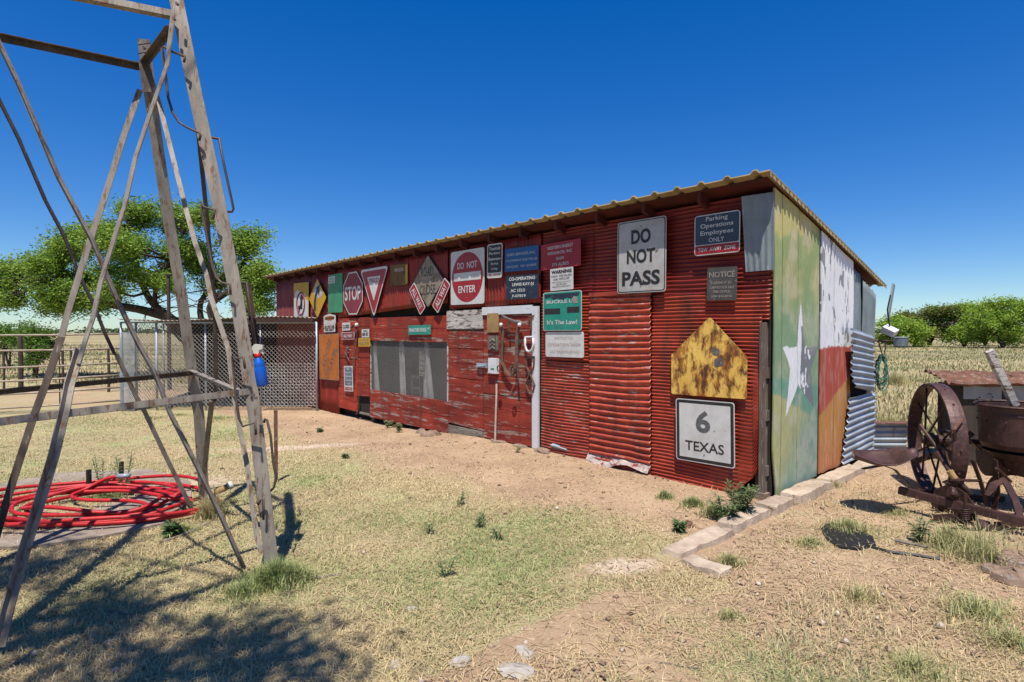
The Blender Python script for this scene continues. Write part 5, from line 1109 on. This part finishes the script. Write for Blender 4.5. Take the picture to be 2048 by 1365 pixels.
tree('mesquite_tree', 'big spreading mesquite tree rising behind the kennel', TB,
     [bl(x_, y_, rx_, ry_, *d_) for x_, y_, rx_, ry_, *d_ in [(200, 605, 35, 14), (120, 612, 30, 10, .5), (520, 610, 25, 16), (15, 600, 25, 10), (40, 540, 40, 16), (30, 578, 45, 16), (100, 525, 35, 22, -.6), (100, 598, 45, 22, -1), (165, 465, 38, 22), (140, 500, 40, 22), (215, 500, 40, 30), (260, 430, 42, 28, .5), (270, 490, 55, 32, -1), (250, 555, 50, 30, -1), (330, 440, 40, 28, .4),
      (350, 500, 45, 30), (385, 430, 35, 25, -.5), (300, 560, 48, 28, 1), (400, 520, 42, 32, 1), (470, 500, 38, 28), (500, 480, 28, 20, .5), (485, 550, 40, 28), (525, 565, 28, 26), (505, 600, 32, 14), (180, 570, 40, 22, 1), (440, 570, 35, 22, .6)]],
     [[(0, 0, 0), (-.3, 0, .9), rp(352, 645, 20, TB), rp(300, 600, 20, TB), rp(270, 520, 20, TB), rp(255, 440, 20, TB)], [(0, 0, .2), rp(360, 652, 20, TB), rp(290, 622, 20, TB), rp(200, 605, 20, TB), rp(110, 570, 20, TB), rp(50, 560, 20, TB)],
      [(0, 0, .4), rp(330, 640, 20, TB), rp(310, 590, 20, TB), rp(340, 520, 20, TB), rp(380, 440, 20, TB)], [(.1, 0, .1), (.8, 0, 1.0), rp(420, 618, 20, TB), rp(465, 575, 20, TB), rp(495, 510, 20, TB)], [(.3, 0, .3), rp(400, 625, 20.5, TB), rp(420, 580, 20.5, TB), rp(470, 545, 20.5, TB), rp(520, 580, 20.5, TB)]],
     2700, 40, .055, ((.11, .22, .028), (.29, .40, .055)), 3, .20, bare=110, tr=.2, twigr=.012, flat=.85, sub=6)
for i, (px, Y, wpx, top, lb) in enumerate([(1806, 60, 42, 640, 'low bushy mesquite nearest the shed in the far right tree row'), (1858, 62, 52, 612, 'open olive mesquite with brown patches in the far right row'), (1928, 60, 62, 606, 'rounded bright mesquite in the middle of the far right row'),
                                       (2005, 56, 66, 600, 'tall dense mesquite at the right edge of the far row'), (2085, 58, 60, 606, 'mesquite cut by the right picture edge'), (1970, 66, 50, 622, 'mesquite half hidden between the middle and tall trees')]):
    g = P(px, 690, Y); z0 = 0; base = (g.x, Y, z0); s = Y/1140; hh = P(px, top, Y).z; W_ = wpx*s; rs = random.Random(i+40)
    bls = [(rs.uniform(-.75, .75)*W_, rs.uniform(-.5, .5)*W_, hh*rs.uniform(.16, .88), W_*rs.uniform(.18, .34), W_*.3, hh*rs.uniform(.08, .15)) for _ in range(18)]+[(0, 0, hh*.86, W_*.4, W_*.4, hh*.12)]
    tree('mesquite_tree', lb, base, bls, [[(0, 0, 0), (.2, 0, hh*.3), (rs.uniform(-1, 1), 0, hh*.7)], [(.1, 0, 0), (-.8, 0, hh*.3), (-W_*.5, 0, hh*.55)], [(0, 0, .1), (.8, 0, hh*.35), (W_*.5, .3, hh*.6)]], 520, 30, .13, (GR if i != 1 else ((.13, .17, .03), (.2, .2, .05))), 60+i, .40, group='mesquite row across the right field', bare=14, tr=.2, twigr=.03, sub=2)
for i, (px, Y, wpx, top, bot, lb) in enumerate([(18, 26, 34, 640, 672, 'green bush at the left picture edge behind the fence'), (72, 20, 26, 648, 700, 'dark green bush beside the thick fence post'), (1905, 200, 60, 672, 680, 'far dark shrub line at right')][:2]):
    g = P(px, 668, Y); s = Y/1140; hh = P(px, top, Y).z-GZ; W_ = wpx*s; rs = random.Random(i+80)
    bls = [(rs.uniform(-.8, .8)*W_, rs.uniform(-.3, .3)*W_, hh*rs.uniform(.3, .85), W_*.4, W_*.35, hh*.18) for _ in range(8)]
    tree('mesquite_bush', lb, (g.x, Y, GZ), bls, [[(0, 0, 0), (.1, 0, hh*.6)], [(0, 0, 0), (-.3, 0, hh*.5)]], 130, 40, .055, GR2, 90+i, .12, cat='bush', group='bushes behind the fence', tr=.05, twigr=.008)
# far horizon scrub: reads as one mass
cs = []; rs = np.random.default_rng(5)
for i in range(520):
    a_ = rs.uniform(-.95, 1.0); Y = rs.uniform(420, 620); cs.append((a_*Y, Y, rs.uniform(.5, 3.5)*rs.uniform(.5, 1.2)))
v, fc, cl = leafcloud(cs, 14, 5.0, 2.0, ((.05, .09, .03), (.09, .12, .05)), rs, .22); v[:, 2] = np.abs(v[:, 2]); o = fastmesh('distant_scrub', v, fc, 'leaf', cl); tag(o, 'thin dark line of scrub on the far horizon', 'scrub', kind='stuff')
# tank and far shed in the right trees
g = P(1802, 690, 58); o = empty('water_tank', 'pale blue grey tank at the foot of the far right trees', 'tank', (g.x, 58, 0)); MB().lathe([(0, .95), (.6, .9), (.62, 0)], seg=20).build('shell', 'tank', o); MB().lathe([(.62, .86), (.66, .9), (.62, .94)], seg=20).build('rim', 'galv', o)
# shade tree behind the camera: its shadow falls over the lower left
tree('shade_tree', 'large tree standing behind the viewer that shades the lower left corner', (-5.6, -2.0, 0),
     [(2.5, 2.95, 6.0, .5, .4, .35), (3.2, 2.45, 6.0, .5, .3, .3), (3.9, 2.1, 6.0, .55, .3, .35), (4.35, 1.9, 6.1, .5, .3, .3), (2.8, 1.85, 6.0, .6, .35, .35), (3.6, 1.5, 6.2, .7, .4, .4), (1.8, 2.2, 6.2, .6, .6, .4), (0, .6, 6.5, 1.3, 1.2, .8), (1, -1, 6.8, 1.6, 1.2, .9)],
     [[(0, 0, 0), (.1, .1, 2.0), (.9, 1.1, 4.4), (2.2, 2.0, 5.7), (3.4, 2.5, 6.1)], [(.1, .1, 1.8), (1.4, .8, 4.3), (2.8, 1.5, 5.7), (4.5, 2.0, 6.2)], [(0, .1, 1.5), (.4, 1.4, 4.2), (1.4, 2.5, 5.6), (2.6, 3.1, 6.2)], [(0, 0, 1.5), (-.8, -.3, 4), (-1, 0, 6)], [(2.2, 2.0, 5.7), (3.1, 2.1, 6.0), (3.9, 2.9, 6.2)]],
     420, 50, .05, GR, 9, .15, bare=30, tr=.16)

# ------------------------------------------------------------------ GRASS
def blades(name, pos, h, wd, lean, cols, rs, label, stuff=True, cat='grass', loc=None, group=None, bend=.5):
    n = len(pos); az = rs.uniform(0, 2*np.pi, n); d = np.stack([np.cos(az), np.sin(az), 0*az], 1); s = np.stack([-np.sin(az), np.cos(az), 0*az], 1)
    ln = (lean*rs.uniform(.2, 1.3, n))[:, None]; h = h[:, None]; w_ = wd[:, None] if not np.isscalar(wd) else wd
    up = np.array([0, 0, 1.]); b = pos; m = pos+up*h*.55*np.sqrt(np.clip(1-ln**2*.3, .1, 1))+d*h*ln*.35; t = pos+up*h*np.clip(1-ln*.45, .12, 1)+d*h*ln
    v = np.stack([b-s*w_/2, b+s*w_/2, m+s*w_*.4, m-s*w_*.4, t], 1).reshape(-1, 3)
    k = np.arange(n)[:, None]*5; f3 = np.concatenate([k+np.array([[0, 1, 2]]), k+np.array([[0, 2, 3]]), k+np.array([[3, 2, 4]])], 0)
    cl = np.repeat(cols, 5, 0); o = fastmesh(name, v, f3, 'grass', cl)
    if loc is not None: o.location = loc
    return tag(o, label, cat, group, 'stuff' if stuff else None)
def field(n, x0, x1, y0, y1, dens, rs, persp=True):
    u = rs.random(n); y = y0*(y1/y0)**u if persp else rs.uniform(y0, y1, n); lim = .98*y+.3
    x = np.clip(rs.uniform(-1, 1, n)*lim, x0, x1); k = rs.random(n) < dens(x, y); k &= (x > x0) & (x < x1); return x[k], y[k]
def off_build(x, y):
    xb, yb = xb_(x, y), yb_(x, y); return ~((xb > -12.2) & (xb < .24) & (yb > -.06) & (yb < 3.0)) & ~((xb > 0) & (xb < .24) & (yb > -1.85) & (yb < 3))
def hv(x, y, rs, tan=.5, g1=(.26, .33, .12), t1=(.66, .53, .31)):
    n = len(x); k = np.clip((fbm(x, y, 4, .9)-.5)*2.6+.5+rs.normal(0, .22, n)+tan-.5, 0, 1)[:, None]
    return (np.array(g1)*(1-k)+np.array(t1)*k)*rs.uniform(.7, 1.25, (n, 1))
rs = np.random.default_rng(21)
x, y = field(330000, -9, 9, 1.9, 13, lambda a, b: grassy(a, b)*1.0, rs); k = off_build(x, y); x, y = x[k], y[k]
print('lawn blades', len(x))
blades('lawn_grass', np.stack([x, y, gz(x, y)-.004], 1), rs.uniform(.012, .038, len(x))*(.7+.6*fbm(x, y, 3, 1.5)), .0032+.0006*y, .9+0*x, hv(x, y, rs, .55), rs, 'short patchy green and straw coloured turf of the yard')
x, y = field(120000, -9, 9, 1.9, 11, lambda a, b: .14+.65*np.clip(grassy(a, b)+.3*(xb_(a, b) > .3), 0, 1), rs); k = off_build(x, y); x, y = x[k], y[k]
blades('dead_grass', np.stack([x, y, gz(x, y)+.004], 1), rs.uniform(.02, .07, len(x)), .0028+.0005*y, 2.6+0*x, hv(x, y, rs, 1.1, t1=(.55, .43, .25)), rs, 'dry straw litter lying over the yard')
# scattered green tufts on the right scrub ground
x, y = field(90000, 1.0, 9, 1.9, 12, lambda a, b: np.clip((fbm(a+3, b, 3, 1.7)-.55)*6, 0, .75)*(xb_(a, b) > .25), rs); k = off_build(x, y); x, y = x[k], y[k]
blades('scrub_grass', np.stack([x, y, gz(x, y)-.004], 1), rs.uniform(.02, .085, len(x)), .0035+.0004*y, .9+0*x, hv(x, y, rs, .62, (.26, .29, .15), (.54, .45, .26)), rs, 'taller dry tufted grass growing right of the kerb')
# fields beyond
def fd(a, b): return np.clip(.35+1.6*(fbm(a, b, 3, .3)-.35), 0, 1)*np.where(a < 0, sm((b-15.5)/4), 1)
x, y = field(130000, -60, 75, 7.5, 75, fd, rs); k = off_build(x, y) & (np.hypot(x+6, y-12.8) > 2.2); x, y = x[k], y[k]
blades('field_grass', np.stack([x, y, np.where(y > 16, gz(x, y), gz(x, y))], 1), rs.uniform(.05, .18, len(x))*(.6+.8*fbm(x, y, 2, .4)), .012+.0012*y, .6+0*x, hv(x*.3, y*.3, rs, .62, (.20, .24, .09), (.44, .37, .20)), rs, 'rough dry pasture grass of the fields behind')
# single clumps
def clump(px, py, r, n, h, lb, green=.5, name='grass_clump', lean=.7, cat='grass clump', seed=0, grp='grass clumps in the yard', w_=.005, xy=None):
    g = G(px, py); rs = np.random.default_rng(int(px)+seed); a = rs.uniform(0, 6.28, n); q = r*np.abs(rs.normal(0, .52, n))*(1+.35*np.sin(3*a+px)+.25*np.sin(5*a)); fall = np.clip(1.15-.65*q/r, .3, 1.1); p = np.stack([q*np.cos(a), q*np.sin(a)*.8, 0*a-.005], 1)
    k = np.clip(rs.normal(1-green, .25, n), 0, 1)[:, None]; col = (np.array((.20, .28, .09))*(1-k)+np.array((.54, .45, .24))*k)*rs.uniform(.7, 1.25, (n, 1))
    return blades(name, p, rs.uniform(.25, 1.1, n)*h*fall, w_, lean*np.ones(n), col, rs, lb, False, cat, g, grp)
clump(550, 1168, .22, 2000, .17, 'tall green grass clump round the near tower leg', .8); clump(490, 1190, .2, 900, .09, 'green grass spreading left of the near tower leg', .75)
clump(590, 1165, .16, 600, .14, 'green grass clump just right of the near tower leg', .7)
clump(425, 1035, .13, 900, .24, 'orange dry grass clump round the far tower leg', .12); clump(365, 1065, .15, 500, .08, 'leafy green clump below the hose', .9)
clump(210, 1000, .32, 1600, .07, 'green grass patch inside the hose coil', .85)
clump(1330, 998, .12, 500, .10, 'grass strip under the left end of the curved panel', .7); clump(1385, 1012, .14, 700, .10, 'grass strip under the middle of the curved panel', .7); clump(1430, 1030, .14, 700, .12, 'grass strip under the right part of the curved panel', .7)
clump(1693, 1062, .3, 1000, .11, 'bushy grass behind the black iron scrap', .5); clump(1790, 1030, .25, 500, .08, 'grass clump left of the planter frame', .5); clump(1620, 1090, .22, 700, .07, 'low grass patch left of the black iron scrap', .45)  # 'black iron scrap' is the flat black shape with a thin rod
clump(1460, 1130, .14, 600, .09, 'small tuft inside the kerb corner', .4); clump(1460, 1240, .12, 300, .07, 'tuft below the kerb corner', .5)
clump(1960, 1120, .32, 420, .32, 'tall thin seeding grass under the planter', .4, lean=.9, w_=.004); clump(1900, 1095, .2, 500, .2, 'tall grass blades left of the planter rocks', .5)
clump(1950, 1230, .38, 700, .13, 'broad green tuft low at right', .45, lean=.95); clump(2020, 1290, .3, 450, .12, 'tuft at the lower right edge', .4, lean=.95); clump(1720, 1200, .25, 350, .1, 'pale dry tuft right of centre in the lower right ground', .25); clump(1580, 1010, .1, 200, .06, 'wispy tuft against the kerb', .4)
clump(1665, 975, .12, 300, .10, 'thin tuft by the kerb next to the red boards', .4); clump(1830, 1345, .3, 400, .1, 'low tuft at the bottom right', .5)
for i, (px, py) in enumerate([(300, 838), (360, 832), (440, 838), (510, 845)]): clump(px, py, .45, 420, .07, 'green weeds along the foot of the kennel wire, number %s from the left' % ['one', 'two', 'three', 'four'][i], .8, w_=.006)
clump(1790, 770, .5, 900, .45, 'tall dry weeds in the field behind the hanging rope', .15, w_=.01); clump(1775, 860, .35, 600, .3, 'dry stalky weeds beyond the end sheet', .2, w_=.008)
# leafy weeds
def weed(px, py, h, n, lb, cols=((.12, .19, .08), (.19, .26, .11)), w_=.009, ll=.05, stem=3, seed=0, grp='leafy weeds in the yard'):
    g = G(px, py); root = empty('weed', lb, 'weed', g, group=grp); rs = np.random.default_rng(int(px)*3+seed); mb = MB(); cen = []
    for s_ in range(stem):
        d = rs.normal(0, .25, 2); top = Vector((d[0]*h, d[1]*h, h*rs.uniform(.7, 1))); mb.tube([(0, 0, -.01), tuple(top*.5+Vector((d[0]*h*.1, 0, .02*h))), tuple(top)], .0025, 4)
        for t_ in np.linspace(.2, 1, n): cen.append(tuple(top*t_))
    mb.build('stem', weather('weed stem', (.12, .14, .06), None, None, rough=.8, bump=0) if 'weedstem' not in M else 'weedstem', root)
    c = np.repeat(np.array(cen), 3, 0); m = len(c); az = rs.uniform(0, 6.28, m); el = rs.uniform(-.1, .7, m); a = np.stack([np.cos(az)*np.cos(el), np.sin(az)*np.cos(el), np.sin(el)], 1)
    b = np.stack([-np.sin(az), np.cos(az), 0*az], 1); L = ll*rs.uniform(.6, 1.2, (m, 1)); v = np.stack([c, c+a*L*.5+b*w_/2, c+a*L-np.array([0, 0, 1])*L*.2, c+a*L*.5-b*w_/2], 1).reshape(-1, 3)
    k = rs.random((m, 1)); cl = np.array(cols[0])*(1-k)+np.array(cols[1])*k; fastmesh('leaves', v, np.arange(m*4).reshape(m, 4), 'leaf', np.repeat(cl, 4, 0), root); return root
M['weedstem'] = weather('weed stem', (.12, .14, .06), None, None, rough=.8, bump=0)
weed(890, 1155, .12, 6, 'dark upright thistle-like weed in the middle of the lawn'); weed(919, 1012, .10, 6, 'small upright weed highest in the middle of the lawn'); weed(957, 1055, .10, 7, 'spreading weed right of the upright ones', ll=.07); weed(860, 1070, .08, 5, 'low weed left of the spreading one'); weed(998, 1080, .09, 5, 'weed on the right of the lawn group')
weed(1036, 905, .08, 6, 'small weed in front of the door foot', ((.2, .25, .12), (.3, .33, .18)))
weed(1478, 1035, .26, 16, 'bushy grey green weed at the corner of the shed', ((.10, .15, .06), (.19, .24, .11)), .012, .075, 12); weed(1450, 1045, .2, 12, 'lower grey green weed left of the corner bush', ((.10, .15, .06), (.19, .24, .11)), .012, .07, 8)
weed(1838, 1085, .16, 10, 'weed sapling left of the planter springs', ((.13, .18, .08), (.2, .26, .12)), .012, .07, 4)
weed(205, 985, .34, 16, 'feathery weed inside the hose coil by the left stub', ((.12, .2, .07), (.2, .28, .12)), .01, .05, 4); weed(248, 985, .36, 14, 'feathery weed by the right black stub', ((.12, .2, .07), (.2, .28, .12)), .01, .05, 4)
weed(340, 1075, .1, 9, 'broad leafed weed at the slab edge', ((.08, .16, .05), (.14, .22, .08)), .02, .06, 7); weed(800, 865, .14, 9, 'pale weed at the wall below the window', ((.25, .3, .14), (.35, .36, .2)), .015, .06, 8); weed(775, 856, .12, 8, 'pale weed left of the other at the wall', ((.25, .3, .14), (.35, .36, .2)), .015, .05, 8)
weed(1360, 1065, .08, 9, 'dark leafy weed left of the kerb', ((.07, .14, .05), (.12, .2, .07)), .015, .05, 8)
weed(640, 865, .06, 7, 'low grey green weed on the dirt left of the wall', ((.16, .2, .1), (.22, .26, .13)), .02, .06, 8); weed(690, 918, .05, 6, 'flat weed on the dirt in front of the gravel sign', ((.16, .2, .1), (.22, .26, .13)), .02, .06, 7)
# pebbles and crumbs of soil
rs = np.random.default_rng(77); x, y = field(26000, -7, 7, 1.9, 11, lambda a, b: 1-.85*np.clip(grassy(a, b)*1.3, 0, 1), rs); k = off_build(x, y); x, y = x[k], y[k]; n = len(x)
sz = rs.uniform(.003, .009, n)*(1+(rs.random(n) < .04)*1.8); o6 = np.array([[1, 0, 0], [0, 1, 0], [-1, 0, 0], [0, -1, 0], [0, 0, .7], [0, 0, -.5]]); q = o6[None]*(sz[:, None, None]*rs.uniform(.6, 1.4, (n, 6, 1)))
q = q+np.stack([x, y, gz(x, y)+sz*.25+.003], 1)[:, None, :]; t8 = np.array([[0, 1, 4], [1, 2, 4], [2, 3, 4], [3, 0, 4], [1, 0, 5], [2, 1, 5], [3, 2, 5], [0, 3, 5]])
col = np.array([[.46, .33, .23], [.32, .21, .14], [.58, .48, .38], [.2, .13, .09]])[rs.choice(4, n, p=[.45, .25, .15, .15])]*rs.uniform(.8, 1.2, (n, 1))
o = fastmesh('pebbles', q.reshape(-1, 3), (np.arange(n)[:, None, None]*6+t8[None]).reshape(-1, 3), 'grass', np.repeat(col, 6, 0)); tag(o, 'pebbles and soil crumbs strewn over the bare dirt', 'pebbles', kind='stuff')
# fallen sticks
for i, (pts_, r, lb) in enumerate([([(600, 1158), (650, 1153), (685, 1146)], .006, 'thin pale stick lying right of the near tower leg'), ([(218, 1222), (260, 1230), (300, 1250)], .007, 'bent twig lying in the tree shadow'), ([(105, 1218), (170, 1205), (225, 1180), (243, 1160)], .004, 'long thin straw curved across the shaded turf'),
                                  ([(1310, 1325), (1340, 1328), (1400, 1338)], .004, 'forked dry twig near the bottom right of centre'), ([(1790, 1080), (1815, 1086), (1860, 1096)], .013, 'short brown stick beside the planter shadow'), ([(320, 1085), (370, 1068), (420, 1045)], .009, 'dry stick along the slab edge')]):
    g = G(*pts_[0]); o = MB().tube([G(a, b, r*1.2+.006)-g for a, b in pts_], [r, r, r*.6, r*.5][:len(pts_)], 5).build('stick', 'greywood', None, loc=g); tag(o, lb, 'stick', 'fallen sticks')
